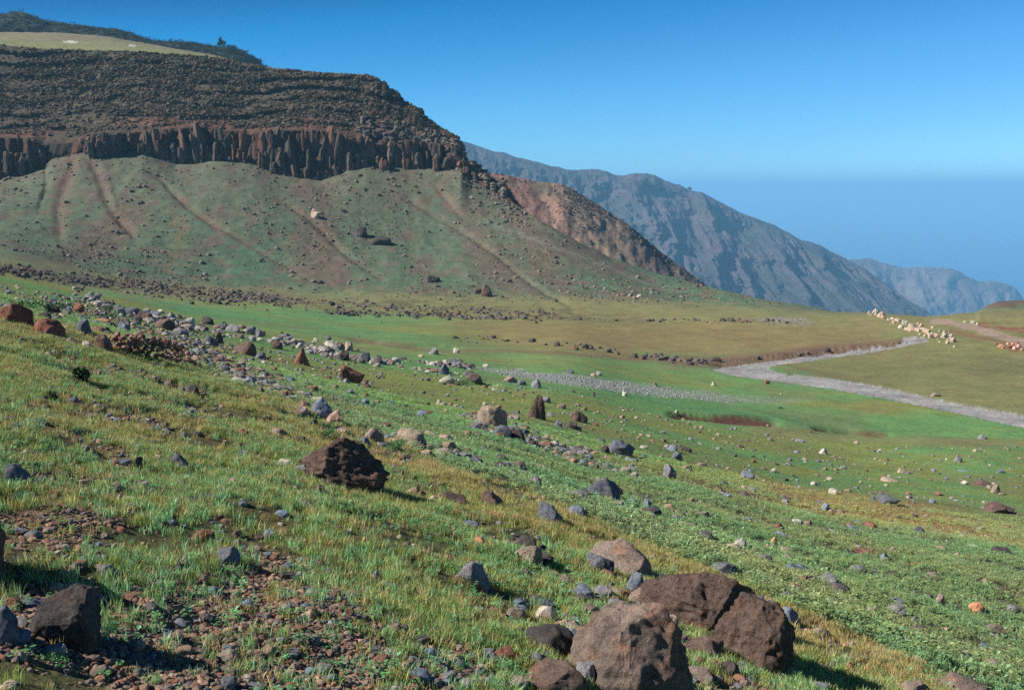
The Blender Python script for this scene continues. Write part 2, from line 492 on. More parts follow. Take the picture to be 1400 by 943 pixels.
    up = sstep(330, 215, jy - np.interp(px, [0, 600, 720], [0, 20, 60])) * sstep(760, 660, px)
    T = lay(T, C(100, 88, 76), up * .4)
    # gullies of reddish debris running down the scree
    for (ax, ay, bx, by2, w, c) in ((62,222,54,282,4,(56,44,38)),(95,215,78,330,12,(112,86,74)),(120,222,182,328,11,(104,80,68)),(140,215,172,300,4,(64,48,42)),(215,240,290,310,6,(100,88,74)),
                                (225,260,420,385,7,(104,84,72)),(240,290,235,375,7,(112,100,68)),(590,255,640,300,9,(128,102,88)),(380,270,520,380,9,(104,90,76)),
                                (560,270,780,420,9,(104,94,78)),(150,215,120,300,8,(96,86,80)),(655,300,940,405,10,(112,112,100))):
        tt = np.clip((py - ay) / (by2 - ay), 0, 1)
        cx = ax + (bx - ax) * tt + 5 * np.sin(py / 17.0 + ax)
        m = sstep(w, w * .3, np.abs(jx - cx)) * sstep(ay - 8, ay + 4, py) * sstep(by2 + 12, by2 - 20, py)
        T = lay(T, C(*c), m * (.25 + .6 * sstep(-.5, .4, n2 + .5 * nf)))
    col = lay(col, 0, tal) + T * np.clip(tal, 0, 1)[..., None]
    # band of olive ground at the foot of the scree
    fy = np.interp(px, [-200, 0, 200, 450, 700, 900, 1100], [330, 362, 398, 410, 420, 425, 440])
    col = lay(col, C(124, 120, 80), sstep(20, 6, np.abs(jy - fy)) * .6)
    col = lay(col, C(90, 80, 66), sstep(12, 3, np.abs(jy - np.interp(px, [0, 60, 150, 300, 450, 700, 900], [366, 378, 388, 402, 416, 424, 436]) - 2)) * sstep(-.4, .3, n2) * .7 * sstep(960, 800, px))
    # right hand bank, knoll
    kn = sstep(1338, 1350, jx) * sstep(421, 416, jy)
    col = lay(col, C(96, 84, 72), kn)
    col = lay(col, C(128, 84, 66), sstep(5, 2, np.abs(jy - np.interp(px, [1320, 1400], [443, 452]))) * sstep(1320, 1350, jx))
    col = lay(col, C(124, 86, 68), sstep(5, 2, np.abs(jy - np.interp(px, [1295, 1345, 1400], [452, 462, 478]))) * sstep(1290, 1300, jx) * .7)
    # gravel
    for poly, k in ((STREAM, 1.0), (GRAVELBAR, .8), (GRAVEL2, .8)):
        jj = 1.0 if k == 1 else 2.6
        m = inpoly(px + 5 * n2 + 3 * nf, py + jj * (1.6 * n2 + 1.0 * nf), poly).astype(float)
        if k != 1: m = m * (1 - .75 * sstep(860, 1120, px) * (px < 1140)) * (.45 + .55 * sstep(-.4, .3, n2)) * (1 - (.45 * (px < 1140)) * sstep(720, 650, px))
        g = lin((142, 141, 138)) * (1 + .3 * nf[..., None] + .35 * n2[..., None]) if k == 1 else lin((140, 140, 140)) * (1 + .3 * nf[..., None])
        col = lay(col, g, m * k)
    m = inpoly(px, py + 1.2 * n2, ROAD).astype(float)
    col = lay(col, C(146, 128, 112), m)
    return np.clip(col, .005, .9)

# ------------------------------------------------------------------ ground sheet
gpx = np.concatenate([np.linspace(-2600, -400, 14), np.linspace(-300, -110, 12), np.arange(-100, 1502, 2.2), np.linspace(1520, 1750, 12), np.linspace(1900, 4000, 12)])
NR = 540
Yc, Sc, Uc = build_columns(gpx)
K = Yc.shape[1]
Lc = np.log(Yc)
fine = 2600
GY = np.zeros((NR, len(gpx))); GS = np.zeros_like(GY); GU = np.zeros_like(GY)
for c in range(len(gpx)):
    lf = np.linspace(Lc[c, 0], Lc[c, -1], fine)
    sf = pchip(Lc[c], Sc[c], lf); uf = np.interp(lf, Lc[c], Uc[c])
    meas = np.abs(np.diff(sf)) * F * np.where(sf[1:] > .62, .12, 1.0) + np.diff(lf) * 60
    cum = np.concatenate([[0], np.cumsum(meas)]); q = np.linspace(0, cum[-1], NR)
    GY[:, c] = np.exp(np.interp(q, cum, lf)); GS[:, c] = np.interp(q, cum, sf); GU[:, c] = np.interp(q, cum, uf)
GX = GU * GY; GZ = -GS * GY
GP = np.stack([GX, GY, GZ], -1)
GPX, GPY = proj(GP)
GZ = GZ + noise_height(GX, GY, GPX, GPY, GY)
# cut banks: ground in front of the line is lower
def cut(line, hgt, width):
    global GZ
    yy, ins = bank(GPX, GPY, line, width)
    d = GPY + 2.5 * fbm(GX / 6, GY / 6, o=2, seed=77) - yy
    step = sstep(0, 1.6, d) * (1 - sstep(width * .5, width, d))
    GZ = GZ - hgt * step * ins
cut([(905,562),(960,567),(1060,576),(1075,579)], .35, 12)
cut([(1105,583),(1160,585),(1215,589),(1225,590)], .5, 8)
cut([(470,462),(540,468),(600,472),(640,475)], .25, 10)
cut([(620,520),(660,522),(690,526)], .3, 10)
cut([(965,497),(1040,487),(1100,480),(1180,472),(1240,465)], .4, 8)
sm = inpoly(GPX, GPY, STREAM); GZ = GZ - .12 * sm
for (ax_, ay_, bx_, by_2, w_, dp_) in ((62,222,54,282,4,.6), (120,222,182,328,9,.6), (95,215,78,330,10,.4), (215,240,290,310,6,.4), (225,260,420,385,7,.35), (590,255,640,300,8,.5), (380,270,520,380,8,.5), (560,270,780,420,8,.5)):
    tt_ = np.clip((GPY - ay_) / (by_2 - ay_), 0, 1); cx_ = ax_ + (bx_ - ax_) * tt_ + 5 * np.sin(GPY / 17.0 + ax_)
    GZ = GZ - dp_ * np.exp(-((GPX - cx_) / w_) ** 2 * 2) * sstep(ay_ - 8, ay_ + 6, GPY) * sstep(by_2 + 14, by_2 - 20, GPY) * (GY > 150)
GP = np.stack([GX, GY, GZ], -1)
gcol = ground_color(GPX, GPY, GX, GY, GY)
# behind the crest the land falls away; behind the camera the slope goes on
back = []
zc = GZ[-1]; yc = GY[-1]; xc = GX[-1]
for dy, dz in ((2, -.4), (8, -3), (25, -14), (80, -60), (300, -300)):
    back.append(np.stack([xc * (yc + dy) / yc, yc + dy, zc + dz], -1))
front = []
for yb_, k in ((-25.0, 30.0), (-3.0, 5.0)):
    xx = GU[0] * k
    front.append(np.stack([xx, np.full_like(xx, yb_), -1.6 + PA * np.clip(xx, -15, 15) + PB * yb_ * .6], -1))
ALL = np.concatenate([np.stack(front), GP, np.stack(back)], 0)
ncol = np.broadcast_to(lin((92, 92, 58)), (2, len(gpx), 3)); bcol = np.broadcast_to(lin((110, 92, 78)), (len(back), len(gpx), 3))
ACOL = np.concatenate([ncol, gcol, bcol], 0)
nr, nc = ALL.shape[:2]
FC = grid_faces(nr, nc)
ap, aq = proj(ALL)
cxp = ap.reshape(-1)[FC].mean(1); cyp = aq.reshape(-1)[FC].mean(1); cyy = ALL[..., 1].reshape(-1)[FC].mean(1)
jn = fbm(ALL[..., 0].reshape(-1)[FC].mean(1) / 2.2, cyy / 2.2, o=4, seed=22)
insd = (cyy > 40) & (cyy < 200)
is_str = insd & inpoly(cxp + 5 * jn, cyp + 1.6 * jn, STREAM)
is_road = insd & inpoly(cxp, cyp + 1.2 * jn, ROAD) & ~is_str
V = ALL.reshape(-1, 3)
grain = np.ones(len(V))
def sub_sheet(name, mask, mat):
    f = FC[mask]
    idx, inv = np.unique(f, return_inverse=True)
    col = np.concatenate([ACOL.reshape(-1, 3)[idx], np.ones((len(idx), 1))], 1)
    me = np_mesh(name, V[idx], inv.reshape(f.shape), mat, True, {"col": ('FLOAT_COLOR', col), "grain": ('FLOAT', grain[idx])})
    return tag(link(name, me), kind="structure")
sub_sheet("ground", ~(is_str | is_road), M_GROUND)
sub_sheet("stream_bed", is_str, M_GROUND)
sub_sheet("dirt_road", is_road, M_GROUND)

# lookups on the ground sheet
GNRM = np.cross(np.gradient(GP, axis=1), np.gradient(GP, axis=0)); GNRM /= np.linalg.norm(GNRM, axis=-1, keepdims=True) + 1e-12
GNRM *= np.sign(GNRM[..., 2:3])
PPX, PPY = proj(GP)
def ground_at(px, py):
    c = int(np.argmin(np.abs(gpx - px)))
    best = None
    for cc in range(max(0, c - 3), min(len(gpx), c + 4)):
        r = int(np.argmin(np.abs(PPY[:, cc] - py)))
        d = abs(PPY[r, cc] - py) + abs(PPX[r, cc] - px)
        if best is None or d < best[0]: best = (d, r, cc)
    _, r, cc = best
    y = GP[r, cc, 1]; u, s = pix(px, py)
    return np.array([u * y, y, GP[r, cc, 2]]), GNRM[r, cc]

CA = np.linalg.norm(np.cross(GP[1:, :-1] - GP[:-1, :-1], GP[:-1, 1:] - GP[:-1, :-1]), axis=-1)
def scatter(density, n, seed, ymax=400, ymin=0.5):
    """n random points on the ground with the given relative density per square metre (array on grid cells)"""
    rng = np.random.default_rng(seed)
    w = (CA * density[:-1, :-1]); w[(GP[:-1, :-1, 1] > ymax) | (GP[:-1, :-1, 1] < ymin)] = 0
    w[:, (gpx[:-1] < -130) | (gpx[:-1] > 1530)] = 0
    cdf = np.cumsum(w.ravel()); total = cdf[-1]
    if callable(n): n = int(n(total))
    k = np.searchsorted(cdf, rng.random(n) * total); k = np.clip(k, 0, w.size - 1)
    r, c = np.divmod(k, w.shape[1]); a = rng.random(n)[:, None]; b = rng.random(n)[:, None]
    P = (GP[r, c] * (1 - a) + GP[r + 1, c] * a) * (1 - b) + (GP[r, c + 1] * (1 - a) + GP[r + 1, c + 1] * a) * b
    return P, GNRM[r, c], r, c, rng

# ------------------------------------------------------------------ instancing
def instances_object(name, P, scale, rot, tint, coll, mat=None, idx=None):
    n = len(P)
    if np.ndim(scale) == 1: scale = np.stack([scale] * 3, 1)
    me = np_mesh(name, P, None, None, True, {
        "sc": ('FLOAT_VECTOR', scale), "rt": ('FLOAT_VECTOR', rot),
        "tint": ('FLOAT_COLOR', np.concatenate([tint, np.ones((n, 1))], 1))})
    o = link(name, me)
    ng = bpy.data.node_groups.new(name + "_scatter", 'GeometryNodeTree')
    ng.interface.new_socket("Geometry", in_out='INPUT', socket_type='NodeSocketGeometry')
    ng.interface.new_socket("Geometry", in_out='OUTPUT', socket_type='NodeSocketGeometry')
    N, L = ng.nodes, ng.links
    gi = N.new("NodeGroupInput"); go = N.new("NodeGroupOutput")
    ip = N.new("GeometryNodeInstanceOnPoints"); ci = N.new("GeometryNodeCollectionInfo")
    ci.inputs["Collection"].default_value = coll
    ci.inputs["Separate Children"].default_value = True; ci.inputs["Reset Children"].default_value = True
    ip.inputs["Pick Instance"].default_value = True
    def na(nm):
        a = N.new("GeometryNodeInputNamedAttribute"); a.data_type = 'FLOAT_VECTOR'; a.inputs["Name"].default_value = nm
        return a.outputs["Attribute"]
    L.new(gi.outputs[0], ip.inputs["Points"]); L.new(ci.outputs[0], ip.inputs["Instance"])
    L.new(na("sc"), ip.inputs["Scale"]); L.new(na("rt"), ip.inputs["Rotation"])
    L.new(ip.outputs[0], go.inputs[0])
    md = o.modifiers.new("scatter", 'NODES'); md.node_group = ng
    return tag(o, kind="stuff")

def collection_of(name, meshes):
    c = bpy.data.collections.new(name)
    for i, me in enumerate(meshes):
        c.objects.link(bpy.data.objects.new(name + "_variant", me))
    return c

# ------------------------------------------------------------------ rocks
_ICO = {}
def ico(sub):
    if sub not in _ICO:
        import bmesh
        bm = bmesh.new(); bmesh.ops.create_icosphere(bm, subdivisions=sub, radius=1.0)
        v = np.array([x.co[:] for x in bm.verts]); f = np.array([[q.index for q in x.verts] for x in bm.faces]); bm.free()
        _ICO[sub] = (v, f)
    return _ICO[sub]

def rock_verts(seed, sub=3, facets=9, rough=.12, fine=.05, flat_base=.35, shape=None):
    """angular boulder, unit box, resting at z=0 with part of it below ground"""
    rng = np.random.default_rng(seed)
    v, f = ico(sub); v = v.copy()
    pn = (np.abs(v) ** 3.4).sum(1, keepdims=True) ** (1 / 3.4); v = v / pn
    tq = rng.uniform(-.35, .35); v = v @ np.array(Euler((rng.uniform(-.2, .2), rng.uniform(-.2, .2), tq)).to_matrix()).T
    for _ in range(facets):
        n = rng.normal(size=3); n /= np.linalg.norm(n)
        if n[2] < -.3: n[2] *= -1
        d = rng.uniform(.60, 1.0)
        k = v @ n; over = np.maximum(k - d, 0)
        v -= (over * .94)[:, None] * n
    s = seed * 3.7
    r = 1 + rough * fbm(v[:, 0] * 1.7 + s, v[:, 1] * 1.7, v[:, 2] * 1.7, o=3, seed=seed % 97)
    v = v * r[:, None]
    if sub >= 4 and fine:
        nn = v / np.linalg.norm(v, axis=1, keepdims=True)
        v = v + nn * (fine * ridged(v[:, 0] * 2.3 + s, v[:, 1] * 2.3, v[:, 2] * 2.3, o=3 if sub < 5 else 5, seed=seed % 89))[:, None]
        v = v + nn * (fine * .5 * fbm(v[:, 0] * 7 + s, v[:, 1] * 7, v[:, 2] * 7, o=3, seed=seed % 83))[:, None]
        q = 5.0 + seed % 3                      # broken ledges
        v = v + nn * (fine * .9 * (np.abs((v @ np.array([.35, .3, .88]) * q + fbm(v[:, 0] * 2, v[:, 1] * 2, v[:, 2] * 2, o=2, seed=7)) % 1 - .5)))[:, None]
    if shape: v = shape(v)
    lo, hi = v.min(0), v.max(0)
    v = (v - (lo + hi) / 2) / (hi - lo)            # unit box
    v[:, 2] += .5 - flat_base * .6                  # bottom part sunk
    return v, f

ROCKMESH = [np_mesh("rock_shape", *rock_verts(100 + i, 3, 9 + i % 5, .26, flat_base=.6), M_ROCK, False) for i in range(14)]
for m in ROCKMESH[::2]:
    m.polygons.foreach_set("use_smooth", np.ones(len(m.polygons), bool))
STONEMESH = [np_mesh("stone_shape", *rock_verts(300 + i, 2, 9, .2, flat_base=.3), M_STONE, False) for i in range(8)]
C_STONE = collection_of("stone", STONEMESH)

KCOL = {'brown': (134, 112, 100), 'dark': (98, 92, 88), 'grey': (158, 156, 158), 'blue': (148, 156, 170), 'tan': (202, 182, 158),
        'red': (164, 112, 94), 'white': (214, 206, 188), 'pink': (228, 186, 164), 'orange': (222, 160, 122), 'warm': (170, 150, 136), 'slate': (124, 128, 136)}
def place_rock(px, pyb, w, hgt, kind, label, seed=None, big=0, group=None, cat="boulder", name=None, yaw=None, depth=.85, shape=None, mesh=None, facets=12, rough=.16, fine=.07, lean=0):
    rng = random.Random(seed if seed is not None else int(px * 7 + pyb * 13))
    P, N = ground_at(px, pyb)
    d = P[1] * math.cos(PITCH) - P[2] * math.sin(PITCH)
    m = d / F
    if mesh is None:
        if big: mesh = np_mesh("boulder_shape", *rock_verts(rng.randrange(9999), big, facets, rough, fine, .62, shape), M_ROCK, True)
        else: mesh = ROCKMESH[rng.randrange(len(ROCKMESH))]
    q = rng.uniform(-.6, .6) if yaw is None else yaw
    if big: q = 0 if yaw is None else yaw
    rot = Euler((0, lean + math.atan(PA) * -.35 * (1 if P[1] < 14 else .3), q))
    v = np.empty(len(mesh.vertices) * 3, np.float32); mesh.vertices.foreach_get("co", v); v = v.reshape(-1, 3)
    v = v[v[:, 2] > -.02]; Rm = np.array(rot.to_matrix())
    tw, th = w * m, hgt * m * .9; cx, cy = px, pyb - hgt * .15
    for _ in range(6):                          # size and seat the rock so that it stands where the photograph has it
        P, N = ground_at(cx, cy)
        wv = (v * (tw, tw * depth, th)) @ Rm.T + P
        a_, b_ = proj(wv)
        m = (P[1] * math.cos(PITCH) - P[2] * math.sin(PITCH)) / F
        tw *= w / max(1e-3, a_.max() - a_.min())
        th = max(th * .4, th + (hgt - (b_.max() - b_.min())) * m * .8)
        cx += px - (a_.max() + a_.min()) / 2; cy += (pyb - b_.max()) * .8
    ww = tw
    nm = name or ("boulder" if ww > .5 else "stone" if ww < .22 else "rock")
    o = link(nm, mesh)
    o.location = P
    o.scale = (tw, tw * depth, th)
    o.rotation_euler = rot
    k = rng.uniform(.9, 1.12)
    o.color = (*[min(.9, c * k * .85) for c in lin(KCOL[kind])], (tw * tw * depth * th) ** (1 / 3))
    tag(o, label, cat if ww > .25 or cat != "boulder" else "stone", group)
    return o
# ------------------------------------------------------------------ mesa with its cliff (structure)
RIM = np.array([(-2600,58),(-200,58),(0,62),(60,68),(115,70),(175,70),(250,76),(300,80),(330,86),(365,93),(400,96),(440,100),(480,102),(508,104),(516,106),(519,113),
    (527,114),(532,121),(545,129),(549,138),(562,144),(575,150),(581,160),(600,174),(612,180),(625,187),(631,196),(633,207),(637,221),(655,235),(680,248),(690,253),(696,262),(703,275),(712,285),(718,288)], float)
CTOP = np.array([(-2600,188),(0,188),(48,189),(62,198),(108,194),(120,184),(160,182),(200,180),(240,175),(270,172),(300,180),(350,180),(400,178),(440,178),(480,185),(520,190),
    (560,192),(600,196),(625,202),(637,223),(660,245),(690,260),(700,272),(718,289)], float)
mpx = np.concatenate([np.linspace(-1500, -200, 10), np.arange(-150, 718, 1.6)])
yb_ = np.exp(pchip(PXC, np.log(TY[:, -1]), mpx)); pb_ = np.interp(mpx, CREST[:, 0], CREST[:, 1])
pt_ = np.minimum(np.interp(mpx, CTOP[:, 0], CTOP[:, 1]), pb_ - 1); pr_ = np.interp(mpx, RIM[:, 0], RIM[:, 1])
pt_ = np.maximum(pt_, pr_ + .5)
pl_ = np.maximum(np.minimum(pt_ - 11, pt_), pr_ + .3)
_k = np.ones(61) / 61; _s = np.convolve(np.pad(pl_, 30, 'edge'), _k, 'valid'); _w = sstep(640, 560, mpx) * sstep(-160, -100, mpx)
pl_ = pl_ * (1 - _w) + _s * _w; pl_ = np.minimum(pl_, pt_)
yr_ = np.interp(mpx, [-200, 400, 480, 540, 600, 637, 670, 700, 718], [322, 322, 318, 312, 305, 296, 285, 277, 270])
pf_ = np.interp(mpx, [-200, 0, 60, 150, 210, 260, 300, 316, 320], [42, 45, 44, 51, 62, 70, 78, 83, 86]); fl_ = mpx < 318
pf_ = np.where(fl_, np.minimum(pf_, pr_ - .2), pr_ + .5); yf_ = np.where(fl_, 440., yr_ + 25)
ctrl = [(pb_ + 30, yb_ - 2.5), (pb_ + 1, yb_ - .3), (pt_ + 1.5, yb_ + 2.2), (pt_, yb_ + 4), (pl_, yb_ + 11), (.5 * (pl_ + pr_), .5 * (yb_ + 11 + yr_)), (pr_ + 1.5, yr_ - 2), (pr_, yr_), (pf_, yf_)]
segn = [3, 26, 3, 14, 60, 60, 4, 22]
rows = []
for k, n_ in enumerate(segn):
    for j in range(n_):
        a_ = j / n_
        rows.append((ctrl[k][0] * (1 - a_) + ctrl[k + 1][0] * a_, ctrl[k][1] * (1 - a_) + ctrl[k + 1][1] * a_, k + a_))
rows.append((ctrl[-1][0], ctrl[-1][1], 8.0))
MP = []; MK = []
for pp, yy, k in rows:
    u, s = pix(mpx, pp)
    MP.append(np.stack([u * yy, yy, -s * yy], -1)); MK.append(np.full(len(mpx), k))
MP = np.stack(MP); MK = np.stack(MK)
x, y, z = MP[..., 0], MP[..., 1], MP[..., 2]
cl = sstep(.3, 1.3, MK) * (1 - sstep(2.6, 3.6, MK)); up = sstep(3, 4, MK) * (1 - sstep(6.4, 7, MK))
butt = fbm(x / 11, z / 60, o=3, seed=41) * 5.5 + np.abs(fbm(x / 2.6, z / 26, o=2, seed=42)) * -2.2 + fbm(x / .9, z / 5, o=2, seed=46) * .5
dy = butt * cl
tz = ((z + 3.6 * fbm(x / 30, y / 30, o=4, seed=43)) / 4.3) % 1
terr = (sstep(.0, .75, tz) - sstep(.75, 1.0, tz)) * 2.3 * sstep(-.35, .35, fbm(x / 16, z / 5, o=3, seed=48))
lump = fbm(x / 3.2, y / 3.2, z / 2.2, o=4, seed=44) * 1.9 + ridged(x / 1.5, y / 1.5, z / 1.1, o=2, seed=45) * .55
dy = dy + up * (terr + lump)
endf = sstep(718, 690, mpx)[None, :]
MP[..., 1] += dy * endf
MP[..., 2] += up * lump * .35 * endf + sstep(6.8, 7.2, MK) * .5 * fbm(x / 8, y / 8, o=3, seed=47)
drop = [np.stack([MP[-1, :, 0] * 1.02, MP[-1, :, 1] + d1, MP[-1, :, 2] - d2], -1) for d1, d2 in ((10, 3), (60, 60))]
MPA = np.concatenate([MP, np.stack(drop)], 0)
MX, MY = proj(MP)
n1 = fbm(x / 12, z / 7, o=4, seed=51); n2 = fbm(x / 2.5, y / 2.5, z / 2, o=3, seed=52)
mc = np.broadcast_to(lin((92, 82, 68)), MP.shape).copy()
mc *= (1 + .35 * n2 + .2 * n1)[..., None]
def layc(col, c, m):
    m = np.clip(m, 0, 1)[..., None]; return col * (1 - m) + np.asarray(c) * m
mc = layc(mc, lin((76, 82, 66)), sstep(0, .5, n1) * .6)
red = sstep(3, 3.3, MK) * (1 - sstep(4.0, 4.35, MK)) * sstep(-.35, .2, n1 + n2 * .4)
mc = layc(mc, lin((122, 84, 70)), red * .9)
mc = layc(mc, lin((118, 76, 62)), sstep(9, 4, np.abs(MY - np.interp(MX, [480, 520, 560, 640], [168, 156, 160, 190]))) * sstep(490, 515, MX) * .7)
mc = layc(mc, lin((84, 62, 52)) * 1.0, cl); mc = layc(mc, lin((60, 54, 50)), cl * sstep(-.1, .4, fbm(x / 3, z / 9, o=3, seed=53)))
mc = layc(mc, lin((100, 66, 50)), cl * sstep(.15, .5, fbm(x / 4, z / 7, o=3, seed=54)))
fieldc = layc(np.broadcast_to(lin((128, 128, 88)), MP.shape), lin((126, 116, 92)), sstep(7.3, 7.9, MK + .3 * n1))
mc = layc(mc, fieldc, sstep(6.95, 7.06, MK))
wm = (np.hypot((MX - 97) / 11, (MY - 57.5) / 1.6) < 1) | (np.hypot((MX - 181) / 5, (MY - 62.5) / .9) < 1) | (np.hypot((MX - 250) / 8, (MY - 67.0 - (MX - 250) * .1) / .8) < 1)
mc = layc(mc, lin((205, 200, 190)), wm * .8)
MCA = np.concatenate([np.clip(mc, .01, .9), np.broadcast_to(lin((90, 84, 70)), (2, len(mpx), 3))], 0)
M_MESA = hill_material("mesa_rock_and_scrub", .5, .25, .3)
me = np_mesh("mesa", MPA.reshape(-1, 3), grid_faces(*MPA.shape[:2]), M_MESA, True, {"col": ('FLOAT_COLOR', np.concatenate([MCA.reshape(-1, 3), np.ones((MCA.size // 3, 1))], 1))})
mesa = tag(link("mesa", me), kind="structure")

# basalt columns standing along the cliff face
def pillar_mesh(seed):
    rng = np.random.default_rng(seed); n = 9; rows_ = 9
    ang = np.linspace(0, 2 * math.pi, n, endpoint=False) + rng.uniform(-.2, .2, n)
    rr = rng.uniform(.38, .55, n); V = []
    for k in range(rows_):
        t = k / (rows_ - 1)
        jog = rng.uniform(-.12, .12, 2); sc = 1.0 - .15 * t + rng.uniform(-.17, .17) - (.2 if k == rows_ - 1 else 0)
        for a, r in zip(ang, rr):
            q = r * sc * (1 + rng.uniform(-.07, .07))
            V.append((math.cos(a) * q + jog[0], math.sin(a) * q + jog[1], t + rng.uniform(-.02, .02)))
    V.append((0, 0, 1.03)); F = []
    for k in range(rows_ - 1):
        for i in range(n):
            a, b = k * n + i, k * n + (i + 1) % n
            F += [(a, b, b + n), (a, b + n, a + n)]
    for i in range(n): F.append(((rows_ - 1) * n + i, (rows_ - 1) * n + (i + 1) % n, len(V) - 1))
    return np_mesh("rock_column_shape", np.array(V), np.array(F), M_ROCK, False)
PIL = [pillar_mesh(i) for i in range(10)]
rng = random.Random(5)
def on_mesa(px, kv):
    c = int(np.argmin(np.abs(mpx - px))); r = int(np.argmin(np.abs(MK[:, c] - kv))); return MP[r, c]
GAPS = [(62, 112), (262, 272), (392, 402), (458, 470)]
px = -20
while px < 640:
    px += rng.uniform(2.2, 4.9)
    if any(a < px < b for a, b in GAPS): continue
    b_ = float(np.interp(px, CREST[:, 0], CREST[:, 1])); t_ = float(np.interp(px, CTOP[:, 0], CTOP[:, 1]))
    Pb = on_mesa(px, 1.0); m = Pb[1] / F
    tall = rng.random() < .55 and not any(a < px < b for a, b in ((240, 285), (385, 405), (440, 478)))
    full = (b_ - t_) * m
    hgt = full * (rng.uniform(.85, 1.03) if tall else rng.uniform(.3, .62))
    hgt = max(hgt, 2.5)
    w = rng.uniform(1.0, 2.5) * (1 if tall else .85)
    off = (rng.uniform(.2, 2.0) if tall else -rng.uniform(.3, 2.4)) + 1.0
    o = link("rock_column", PIL[rng.randrange(len(PIL))], mesa)
    o.location = (Pb[0], Pb[1] + off, Pb[2] - 1.2 - (1.0 if off < 0 else 0)); o.scale = (w, w * rng.uniform(.8, 1.2), hgt + 1.2 + (1.0 if off < 0 else 0))
    o.rotation_euler = (rng.uniform(-.07, .07), rng.uniform(-.09, .09), rng.uniform(0, 6.28))
    k = rng.choice([(104, 80, 68), (90, 78, 70), (118, 84, 68), (104, 92, 82), (78, 66, 58)]); o.color = (*lin(k), 1)

for i in range(70):
    px = rng.uniform(-10, 640)
    if any(a < px < b for a, b in GAPS[:1]): continue
    b_ = float(np.interp(px, CREST[:, 0], CREST[:, 1])); t_ = float(np.interp(px, CTOP[:, 0], CTOP[:, 1])); Pb = on_mesa(px, 1.0); full = (b_ - t_) * Pb[1] / F
    o = link("cliff_block", ROCKMESH[rng.randrange(14)], mesa); low = i % 3 == 0
    w = rng.uniform(1.5, 3.0) if low else rng.uniform(2.0, 4.0); hb = rng.uniform(1.5, 3.0) if low else full * rng.uniform(.8, 1.25)
    o.location = (Pb[0], Pb[1] + (-1.5 if low else 1.2), Pb[2] - .5); o.scale = (w, w * .9, max(1.2, hb) * 1.5); o.rotation_euler = (rng.uniform(-.12, .12), rng.uniform(-.12, .12), rng.uniform(0, 6.28))
    o.color = (*lin(rng.choice([(104, 84, 72), (92, 80, 72), (112, 84, 70), (80, 70, 62)])), 1)
for i in range(95):                       # broken shorter columns in tiers on the nose of the mesa
    px = rng.uniform(492, 690); kv = rng.choice([2.9, 3.2, 3.7, 4.2]) if px < 640 else rng.choice([1.6, 3.0, 4.4])
    Pb = on_mesa(px, kv); w = rng.uniform(1.3, 2.8); hgt = rng.uniform(1.0, 2.6)
    o = link("rock_column", PIL[rng.randrange(len(PIL))], mesa)
    o.location = (Pb[0], Pb[1] - .6, Pb[2] - 1.6); o.scale = (w, w, hgt + 1.0); o.rotation_euler = (rng.uniform(-.08, .08), rng.uniform(-.1, .1), rng.uniform(0, 6.28))
    o.color = (*lin(rng.choice([(112, 102, 92), (104, 94, 84), (96, 88, 80)])), 1)
# ------------------------------------------------------------------ hills and mountains
def ridge_sheet(name, sky_line, px0, px1, step, ytop, pybot, ybot, nrow, disp, colf, mat, ysky=None, amp_top=.15, rag=1.0):
    sk = np.array(sky_line, float); p = np.arange(px0, px1, step)
    top = np.interp(p, sk[:, 0], sk[:, 1]) + rag * (1.3 * fbm(p / 16, p * 0, o=4, seed=88) + .5 * ridged(p / 7, p * 0, o=2, seed=89))
    yt = np.full(len(p), float(ytop)) if ysky is None else np.interp(p, *zip(*ysky))
    R = []
    for k in range(nrow):
        t = (k / (nrow - 1))
        pp = top + (pybot - top) * t; yy = yt + (ybot - yt) * t ** .9
        u, s = pix(p, pp); R.append(np.stack([u * yy, yy, -s * yy], -1))
    R = np.stack(R); T = np.linspace(0, 1, nrow)[:, None] * np.ones(len(p))
    x, y, z = R[..., 0], R[..., 1], R[..., 2]
    R[..., 1] += disp(x, z, T) * np.clip(T * 10, amp_top, 1)
    bk = [np.stack([R[0, :, 0] * 1.01, R[0, :, 1] + (ytop - ybot) * f_, R[0, :, 2] - dz * ytop / 1000], -1) for f_, dz in ((.25, 4), (1.2, 150))]
    A = np.concatenate([np.stack(bk[::-1]), R], 0)
    q1, q2 = proj(R)
    C = np.clip(colf(x, y, z, T, q1, q2), .01, .9); C = np.concatenate([C[:1], C[:1], C], 0)
    me = np_mesh(name, A.reshape(-1, 3), grid_faces(*A.shape[:2])[:, ::-1], mat, True, {"col": ('FLOAT_COLOR', np.concatenate([C.reshape(-1, 3), np.ones((C.size // 3, 1))], 1))})
    return tag(link(name, me), kind="structure"), R, T

HL = [(-400,30),(0,19),(12,17),(25,16),(38,19),(58,27),(85,31),(110,34),(140,38),(160,40),(185,47),(210,55),(250,58),(270,60),(300,64),(318,64),(328,67),(345,77),(352,82),(362,90),(380,100),(420,120)]
def hcol(x, y, z, T, q1, q2):
    c = np.broadcast_to(lin((52, 58, 50)), x.shape + (3,)).copy()
    c = layc(c, lin((92, 78, 70)), sstep(110, 20, q1) * sstep(.1, .6, T))
    c *= (1 + .5 * fbm(x / 6, z / 5, o=4, seed=61))[..., None]
    return c
_, HILP, HILT = ridge_sheet("scrub_hill", HL, -400, 420, 1.6, 560, 110, 455, 70, lambda x, z, T: 5 * ridged(x / 14, z / 12, o=4, seed=62) + 2 * fbm(x / 3, z / 3, o=2, seed=63), hcol, hill_material("scrub_hill_cover", .2, .6, .4))

